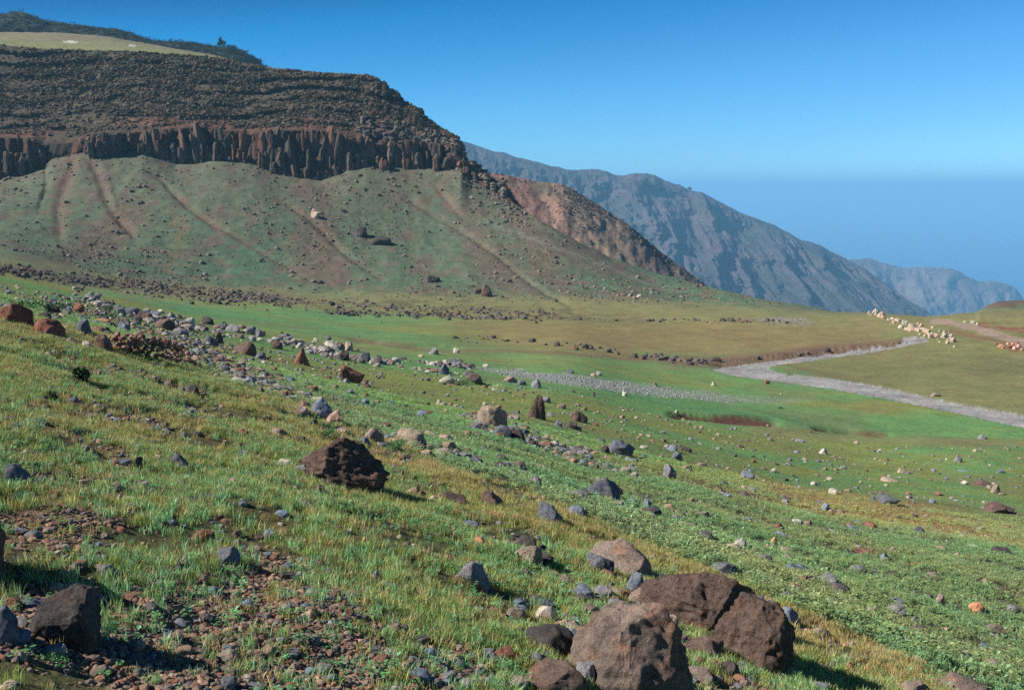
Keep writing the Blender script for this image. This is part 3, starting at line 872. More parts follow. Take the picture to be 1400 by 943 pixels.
RL = [(560,215),(640,226),(655,232),(672,237),(690,239),(720,245),(750,250),(770,252),(780,257),(795,266),(810,275),(830,287),(850,300),(875,320),(900,342),(925,360),(945,374),(962,387),(985,400),(1010,412),(1040,424)]
def rcol(x, y, z, T, q1, q2):
    c = np.broadcast_to(lin((146, 122, 106)), x.shape + (3,)).copy()
    c = layc(c, lin((136, 104, 92)), sstep(800, 730, q1 + 30 * fbm(x / 12, z / 12, o=3, seed=66)))
    c = layc(c, lin((92, 80, 72)), sstep(26, 8, q2 - np.interp(q1, [p for p, _ in RL], [q for _, q in RL])) * sstep(-.3, .2, fbm(x / 5, z / 5, o=3, seed=67)) * .8)
    c = layc(c, lin((120, 122, 92)), sstep(-.1, .5, fbm(x / 15, z / 20, o=3, seed=69)) * .35)
    return c * (1 + .3 * fbm(x / 3, z / 3, o=4, seed=68))[..., None]
_, REDP, REDT = ridge_sheet("red_scree_hill", RL, 560, 1040, 1.6, 430, 470, 320, 110, lambda x, z, T: 3.5 * ridged(x / 18 + z / 30, z / 50, o=4, seed=64) + 1.2 * fbm(x / 3, z / 3, o=3, seed=65), rcol, hill_material("red_scree_cover", .4, .25, .25))

FM = [(520,180),(600,190),(635,194),(648,198),(660,202),(675,207),(690,209),(705,215),(735,221),(752,227),(765,229),(775,232),(800,232),(815,231),(828,233),(840,238),(852,240),(868,237),(885,237),(895,240),(905,245),
      (930,253),(940,259),(950,261),(960,262),(972,269),(985,276),(1000,284),(1010,290),(1040,301),(1060,309),(1080,319),(1095,328),(1110,332),(1125,337),(1140,345),(1165,358),(1185,370),(1200,381),(1230,402),(1260,425),(1300,450)]
def fcol(x, y, z, T, q1, q2):
    c = np.broadcast_to(lin((92, 84, 86)), x.shape + (3,)).copy()
    c = layc(c, lin((72, 78, 66)), sstep(-.15, .4, fbm(x / 90, z / 45, o=4, seed=71) + sstep(.3, 0, T) * .2) * .75)
    c = layc(c, lin((104, 88, 82)), sstep(.05, .5, fbm(x / 60 + z / 90, z / 120, o=4, seed=72)) * .6)
    c = layc(c, lin((58, 62, 56)), sstep(.25, .5, fbm(x / 25, z / 40, o=3, seed=73)) * .6)
    return c * (1 + .25 * fbm(x / 10, z / 10, o=3, seed=74))[..., None]
def fdisp(x, z, T):
    w = fbm(x / 300, z / 300, o=2, seed=78) * 60
    d = -150 * ridged((x + w + z * .25) / 190, z / 900, o=1, seed=75) * T ** .5 - 115 * ridged((x + 2 * w + .5 * z) / 120, z / 170, o=4, seed=76) - 55 * fbm(x / 60, z / 45, o=5, seed=77) - 20 * ridged(x / 16, z / 20, o=3, seed=80)
    cap = 34 * sstep(.0, .10, T) * sstep(.28, .12, T) * (1 + vnoise(x / 40, z / 200, seed=79))
    return d + cap
ridge_sheet("far_mountain", FM, 520, 1300, 1.3, 2500, 470, 1750, 230, fdisp, fcol, hill_material("far_mountain_cover", .012, 9, .25), amp_top=.1)
F2 = [(1060,400),(1110,372),(1150,358),(1163,354),(1172,354),(1190,353),(1200,357),(1215,362),(1240,366),(1270,365),(1298,366),(1312,371),(1322,378),(1335,384),(1350,384),(1365,386),(1380,389),(1390,396),(1397,405),(1404,418),(1412,440)]
ridge_sheet("farthest_ridge", F2, 1060, 1412, 1.6, 3900, 490, 3700, 110,
            lambda x, z, T: -120 * ridged((x + z * .3) / 260, z / 900, o=4, seed=81) * T ** .6 - 30 * fbm(x / 60, z / 60, o=3, seed=82),
            lambda x, y, z, T, a, b: np.broadcast_to(lin((118, 106, 98)), x.shape + (3,)) * (1 + .4 * fbm(x / 120, z / 120, o=4, seed=83))[..., None], hill_material("farthest_ridge_cover", .006, 14, .2))

# ------------------------------------------------------------------ sea
t = NT("sea_water", .25); t.b.inputs["Specular IOR Level"].default_value = .4
sn_ = t.noise(.02, 6, .6, t.geo())
M_SEA = t.done(t.ramp(sn_, [(.3, tuple(lin((20, 62, 104)))), (.7, tuple(lin((26, 74, 118))))]), t.bump(sn_, 2.0, .4))
me = np_mesh("sea", np.array([(-39000, 700, -640), (39000, 700, -640), (39000, 59000, -640), (-39000, 59000, -640)], float), np.array([[0, 1, 2, 3]]), M_SEA)
tag(link("sea", me), kind="structure")

# ------------------------------------------------------------------ haze
hm = bpy.data.materials.new("haze"); hm.use_nodes = True
hn, hl_ = hm.node_tree.nodes, hm.node_tree.links; hn.clear()
pv = hn.new("ShaderNodeVolumePrincipled"); ho = hn.new("ShaderNodeOutputMaterial")
pv.inputs["Color"].default_value = (.30, .68, 1.0, 1); pv.inputs["Density"].default_value = 1.7e-4
pv.inputs["Density Attribute"].default_value = ""; pv.inputs["Anisotropy"].default_value = 0.0
hl_.new(pv.outputs[0], ho.inputs["Volume"])
b = [(-40000, 40000), (-1000, 60000), (-642, 142)]
hv = np.array([(b[0][i & 1], b[1][(i >> 1) & 1], b[2][(i >> 2) & 1]) for i in range(8)], float)
me = np_mesh("haze", hv, np.array([[0, 2, 3, 1], [4, 5, 7, 6], [0, 1, 5, 4], [2, 6, 7, 3], [0, 4, 6, 2], [1, 3, 7, 5]]), hm, False)
tag(link("haze", me), kind="stuff")

# ------------------------------------------------------------------ boulders and rocks one by one
R = place_rock
def ridge_top(v):
    v = v.copy(); v[:, 2] *= 1.12 - .45 * np.clip(v[:, 0] + .1, 0, 1); return v
def dome(v):
    v = v.copy(); v[:, 2] *= 1.1 - .3 * np.abs(v[:, 0] + .15); return v
def lean_right(v):
    v = v.copy(); v[:, 2] *= np.where(v[:, 0] > 0, 1 - .55 * v[:, 0], 1 + .1 * v[:, 0]); return v
def spire(v):
    v = v.copy(); t_ = np.clip((v[:, 2] + .8) / 1.6, 0, 1); v[:, 0] *= 1.0 - .5 * t_ ** 1.5; v[:, 1] *= 1.0 - .4 * t_; v[:, 0] += .14 * t_; return v
def slab(v):
    v = v.copy(); v[:, 2] *= 1 - .6 * v[:, 0]; return v
# (x, base y, width, height, kind, label, options) measured in the photograph
BIG = [
 (470,676,128,80,'brown',"large dark brown craggy boulder alone in the grass left of the centre",dict(big=6,shape=dome,rough=.18,fine=.11,facets=9)),
 (86,902,106,106,'dark',"dark grey brown boulder throwing a long black shadow near the lower left corner",dict(big=6,rough=.12,fine=.06,facets=18)),
 (-2,890,60,66,'slate',"dark boulder cut off by the left edge beside the shadowed boulder",dict(big=4)),
 (-66,800,150,135,'brown',"boulder just past the left edge whose black shadow enters the picture",dict(big=4)),
 (858,985,180,168,'warm',"biggest boulder of the heap with a pale flat top and a black front",dict(big=6,rough=.10,fine=.075,facets=24,seed=9)),
 (945,884,168,104,'brown',"broad red brown boulder behind the biggest one with a smooth sloping top",dict(big=6,rough=.10,fine=.085,facets=22,seed=12)),
 (1026,928,124,120,'brown',"craggy red brown boulder at the right end of the heap with a deeply pitted face",dict(big=6,rough=.14,fine=.09,facets=16)),
 (757,908,84,56,'dark',"dark cracked boulder left of the biggest boulder of the heap",dict(big=4,rough=.2)),
 (757,960,90,62,'brown',"low brown boulder at the bottom edge under the dark cracked one",dict(big=4)),
 (849,797,86,62,'warm',"long tilted slab sloping down to the right behind the heap",dict(big=4,shape=slab,fine=.05)),
 (820,788,40,34,'slate',"grey angular rock leaning on the long tilted slab",dict(big=4)),
 (869,818,26,36,'blue',"blue grey upright rock between the tilted slab and the broad red brown boulder",dict(big=4)),
 (824,822,34,24,'grey',"rounded grey rock above the pale top of the biggest boulder",dict(big=4)),
 (793,824,34,20,'blue',"flat bluish stone in the grass left of the rounded grey rock",dict(big=4)),
 (744,854,30,28,'white',"cream white rock in the grass above the dark cracked boulder",dict(big=4)),
 (767,862,22,16,'pink',"pink stone beside the cream white rock",dict(big=4)),
 (690,904,30,24,'red',"rust red stone left of the heap of boulders",dict(big=4)),
 (793,902,30,34,'blue',"pale blue grey wedge stuck between the dark cracked and the biggest boulder",dict(big=4)),
 (800,946,32,44,'grey',"grey upright stone at the bottom edge left of the biggest boulder",dict(big=4)),
 (880,838,46,36,'warm',"small brown rock in front of the broad red brown boulder",dict(big=4)),
 (918,872,20,32,'tan',"thin tan stone standing on edge between the two biggest boulders",dict(big=4)),
 (958,908,64,40,'brown',"angular brown block in the gap right of the biggest boulder",dict(big=4)),
 (930,890,26,22,'warm',"little brown stone wedged behind the angular brown block",dict()),
 (905,900,36,26,'warm',"brownish block filling the gap behind the biggest boulder",dict(big=4)),
 (1000,870,40,30,'brown',"rounded brown knob on the seam between the broad and the craggy boulder",dict(big=4)),
 (780,880,30,22,'grey',"grey block between the pink stone and the biggest boulder",dict(big=3)),
 (735,915,30,22,'slate',"slate block at the left foot of the dark cracked boulder",dict(big=3)),
 (840,838,30,20,'grey',"grey slab lying behind the pale top of the biggest boulder",dict(big=3)),
 (940,842,26,18,'tan',"tan chip lying on the ground before the broad red brown boulder",dict()),
 (835,862,40,24,'tan',"pale tan slab lying on the left shoulder of the biggest boulder",dict(big=4,fine=.03,facets=18)),
 (905,846,30,22,'warm',"brown chip of rock at the left foot of the broad red brown boulder",dict(big=3)),
 (720,884,30,20,'brown',"brown angular block left of the dark cracked boulder",dict(big=4)),
 (775,942,34,26,'slate',"slate block wedged under the left of the biggest boulder",dict(big=3)),
 (950,936,50,26,'warm',"flat grey brown slab in the shade right of the biggest boulder",dict(big=4)),
 (860,770,24,16,'slate',"slate chip above the long tilted slab",dict()),
 (995,925,34,24,'dark',"dark stone in the shadow under the craggy boulder",dict()),
 (718,756,32,26,'dark',"black topped rock with a pale pink face above the cream rock",dict(big=4)),
 (722,774,40,30,'tan',"cream lichened rock in the grass with a dark rock at its right",dict(big=4,rough=.2)),
 (745,778,26,22,'dark',"black rock touching the cream lichened rock",dict(big=4)),
 (752,790,26,12,'warm',"flat brownish stone below the black rock",dict()),
 (655,746,17,14,'orange',"small orange tan stone in grass left of the cream rock",dict(big=3)),
 (642,723,28,12,'blue',"pale blue low stone in grass above the small orange tan stone",dict()),
 (645,803,50,36,'grey',"grey rounded rock half sunk in the grass with a tan knob on top",dict(big=4)),
 (648,778,16,14,'tan',"tan knob of rock on top of the half sunk grey rock",dict()),
 (513,798,13,18,'blue',"small bluish stone upright in the middle of the grass",dict()),
 (498,745,8,9,'orange',"tiny pale orange stone alone in the middle of the grass",dict()),
 (600,832,15,8,'orange',"flat bright orange stone in the lower grass",dict()),
 (563,681,18,14,'pink',"left pink stone of the row right of the large dark boulder",dict()),
 (578,685,18,14,'red',"middle rust stone of the row right of the large dark boulder",dict()),
 (592,690,20,14,'pink',"right pink stone of the row right of the large dark boulder",dict()),
 (618,692,40,22,'brown',"low dark brown rock at the end of the pink row",dict(big=4,shape=slab)),
 (673,694,30,26,'brown',"brown wedge rock in yellow grass right of the pink row",dict(big=4,shape=slab)),
 (706,711,26,9,'blue',"flat blue slab in yellow grass below the brown wedge rock",dict()),
 (752,718,36,34,'slate',"dark slate rock in yellow grass right of the flat blue slab",dict(big=4,shape=slab)),
 (790,710,28,20,'blue',"rounded blue grey stone with a white top right of the dark slate rock",dict(big=4)),
 (824,688,48,36,'slate',"large grey and rust rock on the break of slope",dict(big=4)),
 (842,686,22,22,'red',"rust brown rock leaning on the right of the grey and rust rock",dict(big=4)),
 (867,692,16,12,'blue',"white edged blue stone right of the grey and rust rock",dict()),
 (886,694,12,13,'blue',"pointed blue stone next to the white edged blue stone",dict()),
 (416,698,30,16,'brown',"brown stone in the grass below the left of the large dark boulder",dict(big=3)),
 (398,692,28,9,'grey',"flat grey stone left of the brown stone in the grass",dict()),
 (436,676,18,12,'brown',"small brown stone at the foot of the large dark boulder",dict()),
 (390,641,26,15,'white',"whitish rock at the left foot of the large dark boulder",dict(big=4,rough=.25)),
 (412,650,22,16,'grey',"grey stone between the whitish rock and the large dark boulder",dict(big=3)),
 (381,597,28,14,'warm',"brownish rock on yellow grass above the large dark boulder",dict(big=3)),
 (408,606,20,10,'dark',"thin dark rock beside the brownish rock on yellow grass",dict()),
 (22,668,48,36,'slate',"dark slate boulder at the left edge halfway down the near grass",dict(big=4)),
 (243,645,32,28,'slate',"slate grey rock sloping to the right in the left grass",dict(big=4,shape=slab)),
 (217,630,22,10,'tan',"tan stone left of the sloping slate grey rock",dict()),
 (188,642,16,16,'dark',"small dark stone left of the tan stone in the grass",dict()),
 (318,667,20,14,'warm',"brown knobby stone low in the grass right of the slate grey rock",dict()),
 (263,540,20,14,'dark',"dark brown rock in the grass below the dry stone wall",dict(big=3)),
 (248,549,8,9,'dark',"tiny dark stone left of the rock below the wall",dict()),
 (211,523,9,8,'grey',"tiny grey stone in the bright grass below the wall",dict()),
 (333,600,14,13,'red',"small rust red stone in the grass left of the large dark boulder",dict()),
 (312,776,34,30,'slate',"dark rock with a shining pale rim in the grass at lower left",dict(big=4)),
 (325,790,26,18,'dark',"flat grey dark stone leaning below the rock with the pale rim",dict()),
 (277,744,34,20,'red',"reddish stone behind the rock with the pale rim",dict(big=3)),
 (302,747,20,12,'warm',"little brown stone between the reddish stone and the pale rimmed rock",dict()),
 (323,735,15,11,'brown',"small brown stone above the pale rimmed rock",dict()),
 (368,737,16,14,'grey',"grey stone right of the pale rimmed rock",dict()),
 (197,838,17,20,'orange',"bright orange red stone among gravel right of the shadowed boulder",dict(big=3)),
 (165,730,16,12,'red',"small brick coloured stone in the left grass",dict()),
 (340,952,46,22,'slate',"dark smooth rock at the bottom edge among gravel",dict(big=4)),
 (232,878,30,22,'slate',"grey broken stone in gravel right of the long black shadow",dict()),
 (263,855,22,14,'blue',"blue grey chip in gravel above the grey broken stone",dict()),
 (1250,958,44,30,'warm',"brown rock at the bottom right edge, left one of two",dict(big=4)),
 (1312,962,80,44,'warm',"wide brown rock at the bottom right edge, right one of two",dict(big=4)),
 (1112,952,46,22,'grey',"grey stone at the bottom edge right of the craggy boulder",dict(big=3)),
 (1079,854,27,27,'blue',"blue grey sunken stone right above the craggy boulder",dict(big=3)),
 (1126,872,16,14,'dark',"dark stone in tawny grass right of the heap",dict()),
 (1116,870,13,13,'tan',"tan stone touching the dark stone in tawny grass",dict()),
 (1161,917,10,14,'orange',"small orange stone standing in tawny grass near the bottom right",dict()),
 (1138,912,10,9,'grey',"small grey stone left of the orange one near the bottom right",dict()),
 # beside and behind the dry stone wall
 (22,446,50,32,'red',"large reddish boulder at the left edge above the near grass",dict(big=4)),
 (67,464,46,28,'red',"red brown boulder sloping down right of the large reddish boulder",dict(big=4,shape=slab)),
 (97,474,18,13,'tan',"tan stone between the red brown boulder and the wall",dict()),
 (119,480,16,15,'white',"cream stone just left of the dark rock at the end of the wall",dict()),
 (141,482,24,26,'brown',"round dark brown rock at the upper end of the dry stone wall",dict(big=4)),
 (72,431,22,17,'dark',"dark rock behind the red boulders at the far left",dict()),
 (108,428,18,14,'red',"red brown rock up the slope above the wall",dict()),
 (85,438,15,10,'pink',"small pink stone behind the red boulders",dict()),
 (115,457,22,22,'slate',"slate rock with a rusty side behind the cream stone",dict(big=3)),
 (143,459,24,13,'red',"low red brown rock just above the wall",dict()),
 (170,456,18,18,'slate',"pointed grey rock behind the middle of the wall",dict()),
 (139,442,26,7,'orange',"flat orange tan stone on the slope above the wall",dict()),
 (186,461,10,7,'orange',"tan stone right of the pointed grey rock behind the wall",dict()),
 (245,460,28,12,'grey',"pale grey flat boulder beyond the lower end of the wall",dict(big=3)),
 (288,472,22,16,'slate',"grey boulder right of the pale flat one beyond the wall",dict(big=3)),
 (299,470,14,16,'dark',"dark narrow rock touching the grey boulder beyond the wall",dict()),
 (260,448,14,14,'white',"whitish rock behind the pale flat boulder",dict()),
 (284,444,18,12,'dark',"dark grey rock right of the whitish rock",dict()),
 (306,449,14,11,'slate',"left slate rock of the row at the edge of the far lawn",dict()),
 (318,455,20,13,'grey',"middle grey rock of the row at the edge of the far lawn",dict()),
 (343,459,15,13,'grey',"pale grey rock near the right end of the row at the far lawn",dict()),
 (355,461,11,13,'grey',"last grey rock at the right end of the row at the far lawn",dict()),
 (180,432,22,13,'slate',"bluish slate rock in the cluster above the wall",dict()),
 (198,440,20,14,'brown',"brown rock of the cluster above the wall",dict()),
 (226,452,30,17,'brown',"widest brown rock of the cluster above the wall",dict(big=3)),
 (212,436,18,11,'blue',"blue grey rock at the top of the cluster above the wall",dict()),
 (336,487,30,20,'brown',"dark brown rock on the rubbly slope below the far row",dict(big=3)),
 (356,492,16,11,'slate',"slate stone right of the dark brown rock on the rubbly slope",dict()),
 (378,478,18,13,'brown',"brown rock near the left end of the pale stones",dict()),
 (390,464,18,9,'slate',"slate rock behind the left end of the pale stones",dict()),
 (412,499,22,25,'red',"rust red pointed rock upright on the grass",dict(big=4,shape=spire)),
 (482,526,34,27,'red',"rounded rust brown boulder on the lawn behind the near slope",dict(big=4,shape=slab,rough=.1)),
 (474,524,10,8,'grey',"small grey stone in front of the rounded rust brown boulder",dict()),
 (451,477,16,10,'white',"white rock at the left of the pale cluster in the meadow",dict()),
 (465,480,14,13,'warm',"brown rock in the pale cluster in the meadow",dict()),
 (476,480,13,14,'tan',"tan rounded rock in the pale cluster in the meadow",dict()),
 (468,493,20,14,'dark',"dark rock in front of the pale cluster in the meadow",dict()),
 (497,496,20,14,'slate',"slate rock right of the dark rock in the meadow",dict()),
 (449,466,8,8,'slate',"small slate rock behind the white rock in the meadow",dict()),
 (432,468,7,6,'white',"small white rock left of the slate rock in the meadow",dict()),
 (593,485,14,11,'grey',"grey rock standing alone on the bright lawn",dict()),
 (624,484,9,8,'white',"round cream stone right of the lone grey rock on the lawn",dict()),
 (576,490,8,5,'tan',"small tan stone left of the lone grey rock on the lawn",dict()),
 (607,512,16,16,'slate',"dark grey rock at the end of the brown bank",dict()),
 (595,510,26,8,'brown',"low brown bank of rock left of the dark grey rock",dict()),
 (611,525,22,11,'white',"cream white boulder on the lawn in front of the gravel bar",dict(big=4)),
 (648,520,24,13,'brown',"rounded brown boulder right of the cream white boulder",dict(big=4,rough=.08)),
 (621,500,13,9,'slate',"slate rock behind the rounded brown boulder",dict()),
 (664,502,8,5,'white',"small white stone by the start of the gravel bar",dict()),
 (697,524,20,10,'warm',"brown low rock at the edge of the gravel bar",dict()),
 (713,528,13,8,'slate',"slate rock right of the brown low rock at the gravel bar",dict()),
 (733,532,14,13,'grey',"pale grey rock beyond the standing stone",dict()),
 (780,511,9,6,'slate',"small slate stone on the lawn above the gravel bar",dict()),
 (677,535,10,5,'white',"flat whitish stone in front of the gravel bar",dict()),
 (733,575,27,36,'brown',"tall pointed dark brown stone standing upright in the meadow",dict(big=4,shape=spire,rough=.16,fine=.1,depth=.7)),
 (791,579,25,19,'brown',"angular brown boulder right of the standing stone",dict(big=4)),
 (780,586,20,10,'dark',"low dark rock in front of the angular brown boulder",dict()),
 (763,583,12,9,'slate',"slate stone between the standing stone and the angular boulder",dict()),
 (768,560,12,8,'warm',"small brown rock beyond and right of the standing stone",dict()),
 (752,570,10,7,'grey',"small grey rock just right of the standing stone",dict()),
 (745,550,16,9,'grey',"grey rock behind the standing stone",dict()),
 (811,542,6,6,'brown',"tiny brown stone on the grass behind the angular boulder",dict()),
 (854,541,7,7,'white',"tiny white stone at the lower edge of the gravel bar",dict()),
 (673,587,42,34,'tan',"pale layered boulder perched on dark rocks left of the standing stone",dict(big=4,rough=.15)),
 (686,600,28,18,'slate',"dark rock under the left of the pale layered boulder",dict(big=3)),
 (706,602,24,18,'dark',"black rock under the right of the pale layered boulder",dict(big=3)),
 (703,575,16,9,'warm',"small brown rock between the layered boulder and the standing stone",dict()),
 (438,573,32,28,'blue',"blue topped rock in the cluster above the large dark boulder",dict(big=4)),
 (411,568,22,15,'warm',"brown rock at the left of the blue topped rock",dict()),
 (456,580,24,22,'pink',"pinkish blocky rock at the right of the blue topped rock",dict(big=4)),
 (428,586,14,10,'dark',"dark stone under the blue topped rock",dict()),
 (468,592,16,10,'warm',"brown stone below the pinkish blocky rock",dict()),
 (562,615,44,30,'tan',"bulky tan rock on the break of slope",dict(big=4)),
 (573,618,22,16,'dark',"dark foot of rock under the bulky tan rock",dict()),
 (589,603,24,15,'tan',"left pale flat rock right of the bulky tan rock",dict(big=3)),
 (608,608,24,14,'pink',"right pale flat rock right of the bulky tan rock",dict(big=3)),
 (511,606,28,24,'warm',"brown lumpy rock left of the bulky tan rock",dict(big=4)),
 (498,608,16,13,'slate',"slate rock at the left of the brown lumpy rock",dict()),
 (523,613,16,9,'grey',"small grey stone right of the brown lumpy rock",dict()),
 (583,624,16,10,'pink',"small pink stone below the bulky tan rock",dict()),
 (603,626,18,8,'grey',"pale grey stone right of the small pink stone",dict()),
 (650,642,25,21,'slate',"rounded slate rock in leafy plants right of the tan rocks",dict(big=4)),
 (738,644,20,10,'pink',"pale pink flat stone in leafy plants",dict()),
 (850,627,36,27,'slate',"slate grey boulder in the meadow right of the brown gully",dict(big=4,shape=slab)),
 (861,635,14,10,'blue',"bluish stone at the foot of the slate grey boulder",dict()),
 (826,622,16,13,'dark',"dark stone left of the slate grey boulder",dict()),
 (822,606,11,8,'slate',"small slate stone behind the slate grey boulder",dict()),
 (783,636,14,9,'orange',"orange stone on the reddish bank of the gully",dict()),
 (880,614,12,6,'white',"flat white stone right of the slate grey boulder",dict()),
 (919,618,14,10,'blue',"blue and white rock in the centre of the right meadow",dict()),
 (937,618,18,8,'dark',"low dark rock right of the blue and white rock",dict()),
 (925,631,17,13,'slate',"slate rock below the blue and white rock",dict()),
 (915,656,20,23,'grey',"pale upright rock on the brown strip of the right meadow",dict(big=4)),
 (1022,656,20,14,'blue',"blue wedge rock in the right meadow",dict(shape=slab,big=3)),
 (1020,671,14,9,'tan',"tan stone below the blue wedge rock",dict()),
 (1029,675,11,10,'grey',"grey stone right of the tan stone in the right meadow",dict()),
 (1075,687,14,11,'dark',"black stone left of the ochre strip",dict()),
 (990,678,20,7,'blue',"flat blue stone at the end of the brown strip",dict()),
 (804,660,10,8,'dark',"small dark stone above the grey and rust rock",dict()),
 (925,563,6,5,'white',"tiny white stone at the left tip of the dark earth cut",dict()),
 # right meadow
 (1066,559,7,4,'dark',"tiny dark stone near the stream, right meadow",dict()),
 (1049,525,8,6,'red',"small red brown stone just below the bend of the stream",dict()),
 (976,528,7,6,'white',"small white stone on the lawn below the stream tip",dict()),
 (895,527,7,5,'brown',"small brown stone on the lawn above the gravel bar",dict()),
 (819,513,8,6,'grey',"small pale grey stone above the gravel bar",dict()),
 (811,515,7,5,'pink',"small pinkish stone beside the pale grey one above the gravel bar",dict()),
 (1093,604,14,5,'grey',"flat grey stone in the green right meadow",dict()),
 (1125,622,13,9,'white',"white stone with a black back in the green right meadow",dict()),
 (1089,620,8,4,'blue',"little bluish stone left of the white one with a black back",dict()),
 (1343,601,14,8,'grey',"grey stone by the dark earth cut at far right",dict()),
 (1279,543,14,6,'warm',"brownish stone lying in the gravel stream bed",dict()),
 (1310,633,12,12,'grey',"grey pointed stone in the green meadow at far right",dict()),
 (1233,647,13,8,'tan',"tan stone in the green right meadow",dict()),
 (1316,645,16,3,'blue',"flat bluish stone below the grey pointed stone",dict()),
 (1216,660,24,9,'tan',"long tan stone with a teal end in the right meadow",dict()),
 (1340,667,30,11,'brown',"low brown mound of rock at far right",dict(big=3)),
 (1361,675,14,14,'warm',"brown stone touching the low brown mound",dict()),
 (1139,676,13,10,'white',"white rock between the green meadow and the ochre strip",dict()),
 (1215,693,34,20,'slate',"grey pointed boulder half sunk in the right meadow",dict(big=4,shape=slab)),
 (1365,706,46,20,'brown',"broad low dark boulder at the right edge of the meadow",dict(big=4,shape=slab)),
 (1251,709,10,8,'dark',"small black stone above the ochre strip",dict()),
 (1128,697,12,12,'blue',"pale blue pointed stone at the left of the ochre strip",dict()),
 (1258,731,17,14,'slate',"blue grey wedge stone on the ochre strip",dict(shape=slab,big=3)),
 (1177,727,10,6,'slate',"small dark blue stone on the ochre strip",dict()),
 (1247,738,13,6,'dark',"flat dark stone left below the blue grey wedge",dict()),
 (1088,719,19,10,'white',"white and blue split stone left below the ochre strip",dict()),
 (1058,744,11,10,'orange',"cream and orange stone left of the ochre strip",dict()),
 (1198,746,22,8,'blue',"pale blue flat stone with an orange one at its left",dict()),
 (1186,742,8,7,'orange',"orange stone left of the pale blue flat stone",dict()),
 (1076,758,20,12,'tan',"tan rock on leafy ground right of the heap",dict()),
 (1050,752,18,9,'warm',"brown flat stone left of the tan rock on leafy ground",dict()),
 (1330,750,17,6,'white',"white flat stone at the right below the ochre strip",dict()),
 (1368,759,30,13,'dark',"dark stone with an orange front near the right edge",dict()),
 (1178,761,34,12,'red',"low red brown rock among the stones at right",dict()),
 (1209,769,17,13,'blue',"bluish rock right of the low red brown rock",dict()),
 (1255,777,22,8,'orange',"flat salmon orange stone at right",dict()),
 (1219,794,24,15,'dark',"dark rock with rusty orange edge at right",dict(big=3)),
 (1203,790,7,5,'white',"tiny white stone left of the rusty edged rock",dict()),
 (1278,786,11,10,'dark',"small dark brown stone below the salmon orange stone",dict()),
 (1146,765,11,8,'dark',"dark pair stone left of the low red brown rock",dict()),
 (1229,832,25,17,'slate',"blue grey rounded rock in the lower right leaves",dict(big=3)),
 (1168,844,18,17,'brown',"brown rock in the lower right leaves",dict(big=3)),
 (1147,837,14,16,'grey',"grey rock left of the brown rock in the lower right leaves",dict()),
 (1171,856,16,10,'grey',"flat grey rock below the brown rock in the lower right leaves",dict()),
 (1193,842,16,14,'tan',"tan stone right of the brown rock in the lower right leaves",dict()),
 (1284,828,15,17,'warm',"brown upright rock in the lower right leaves",dict()),
 (1335,841,25,20,'orange',"round pale orange rock near the right edge",dict(big=4,rough=.08)),
 (1385,839,20,12,'grey',"grey stone at the right edge beside the pale orange rock",dict()),
 (1354,920,32,20,'warm',"brown sunken rock near the lower right corner",dict(big=3)),
 (1237,883,24,12,'slate',"slate stones in the leaves above the lower right corner",dict()),
 (1293,863,12,8,'pink',"pink stone in the lower right leaves",dict()),
 (1345,877,14,9,'slate',"slate stone above the brown sunken rock",dict()),
 # scree
 (430,291,8,6,'tan',"upper pale stone of the pair halfway up the scree",dict()),
 (431,297,12,9,'tan',"lower pale stone of the pair halfway up the scree",dict()),
 (521,334,28,11,'dark',"dark outcrop on the scree below the cliff",dict()),
 (492,320,20,12,'dark',"dark rock cluster left of the dark outcrop on the scree",dict()),
 (593,385,18,9,'dark',"dark rock low on the scree left of the block pair",dict()),
 (655,402,14,9,'brown',"lower left block of the pair at the foot of the scree",dict()),
 (665,405,16,17,'brown',"taller right block of the pair at the foot of the scree",dict(depth=.9)),
 (874,407,9,5,'white',"white stone at the foot of the right scree",dict()),
 (438,387,8,5,'dark',"little black stone low on the scree left of centre",dict()),
]
for (px, pb, w, hh, kd, lab, op) in BIG: R(px, pb, w, hh, kd, lab, **op)

rr = random.Random(11)
# pale boulders tipped along the foot of the road
PALE = [(1190,430),(1205,432),(1222,440),(1240,446),(1262,452),(1285,460),(1300,468)]
for i in range(62):
    t_ = rr.random() ** .9; px = 1186 + 122 * t_; py = np.interp(px, *zip(*PALE)) + rr.uniform(-9, 6) * (.4 + t_)
    w = 3.8 + 6 * rr.random() ** 1.6
    kd = rr.choice(['white', 'tan', 'pink', 'tan', 'tan']); cn = {'white': 'whitish', 'tan': 'tan', 'pink': 'pinkish'}[kd]
    where = "at the far thin end" if t_ < .33 else "in the middle" if t_ < .66 else "at the thick near end"
    R(px, py + 2, w, w * rr.uniform(.6, .9), kd, f"{'larger' if w > 6.5 else 'smaller'} {cn} boulder {where} of the pale row below the dirt road", seed=i, group="pale boulders tipped below the dirt road")
for i in range(14):
    px = 1358 + rr.uniform(0, 40); R(px, 470 + (px - 1358) * .14 + rr.uniform(-3, 5), *((6.5, 4.5) if i % 2 else (4.5, 3)), (kq := ['orange', 'pink', 'red'][i % 3]), f"{'bigger' if i % 2 else 'little'} {dict(orange='orange', pink='pale pink', red='brick red')[kq]} stone in the small heap below the road at the right edge", seed=200 + i, group="orange stones below the road")
for px, py, w, hh in ((1319, 441, 5, 3), (1330, 443, 7, 5), (1336, 444, 5, 3)):
    R(px, py, w, hh, 'white', "small white stone on the bank beyond the road", seed=px, group="white stones beyond the road")

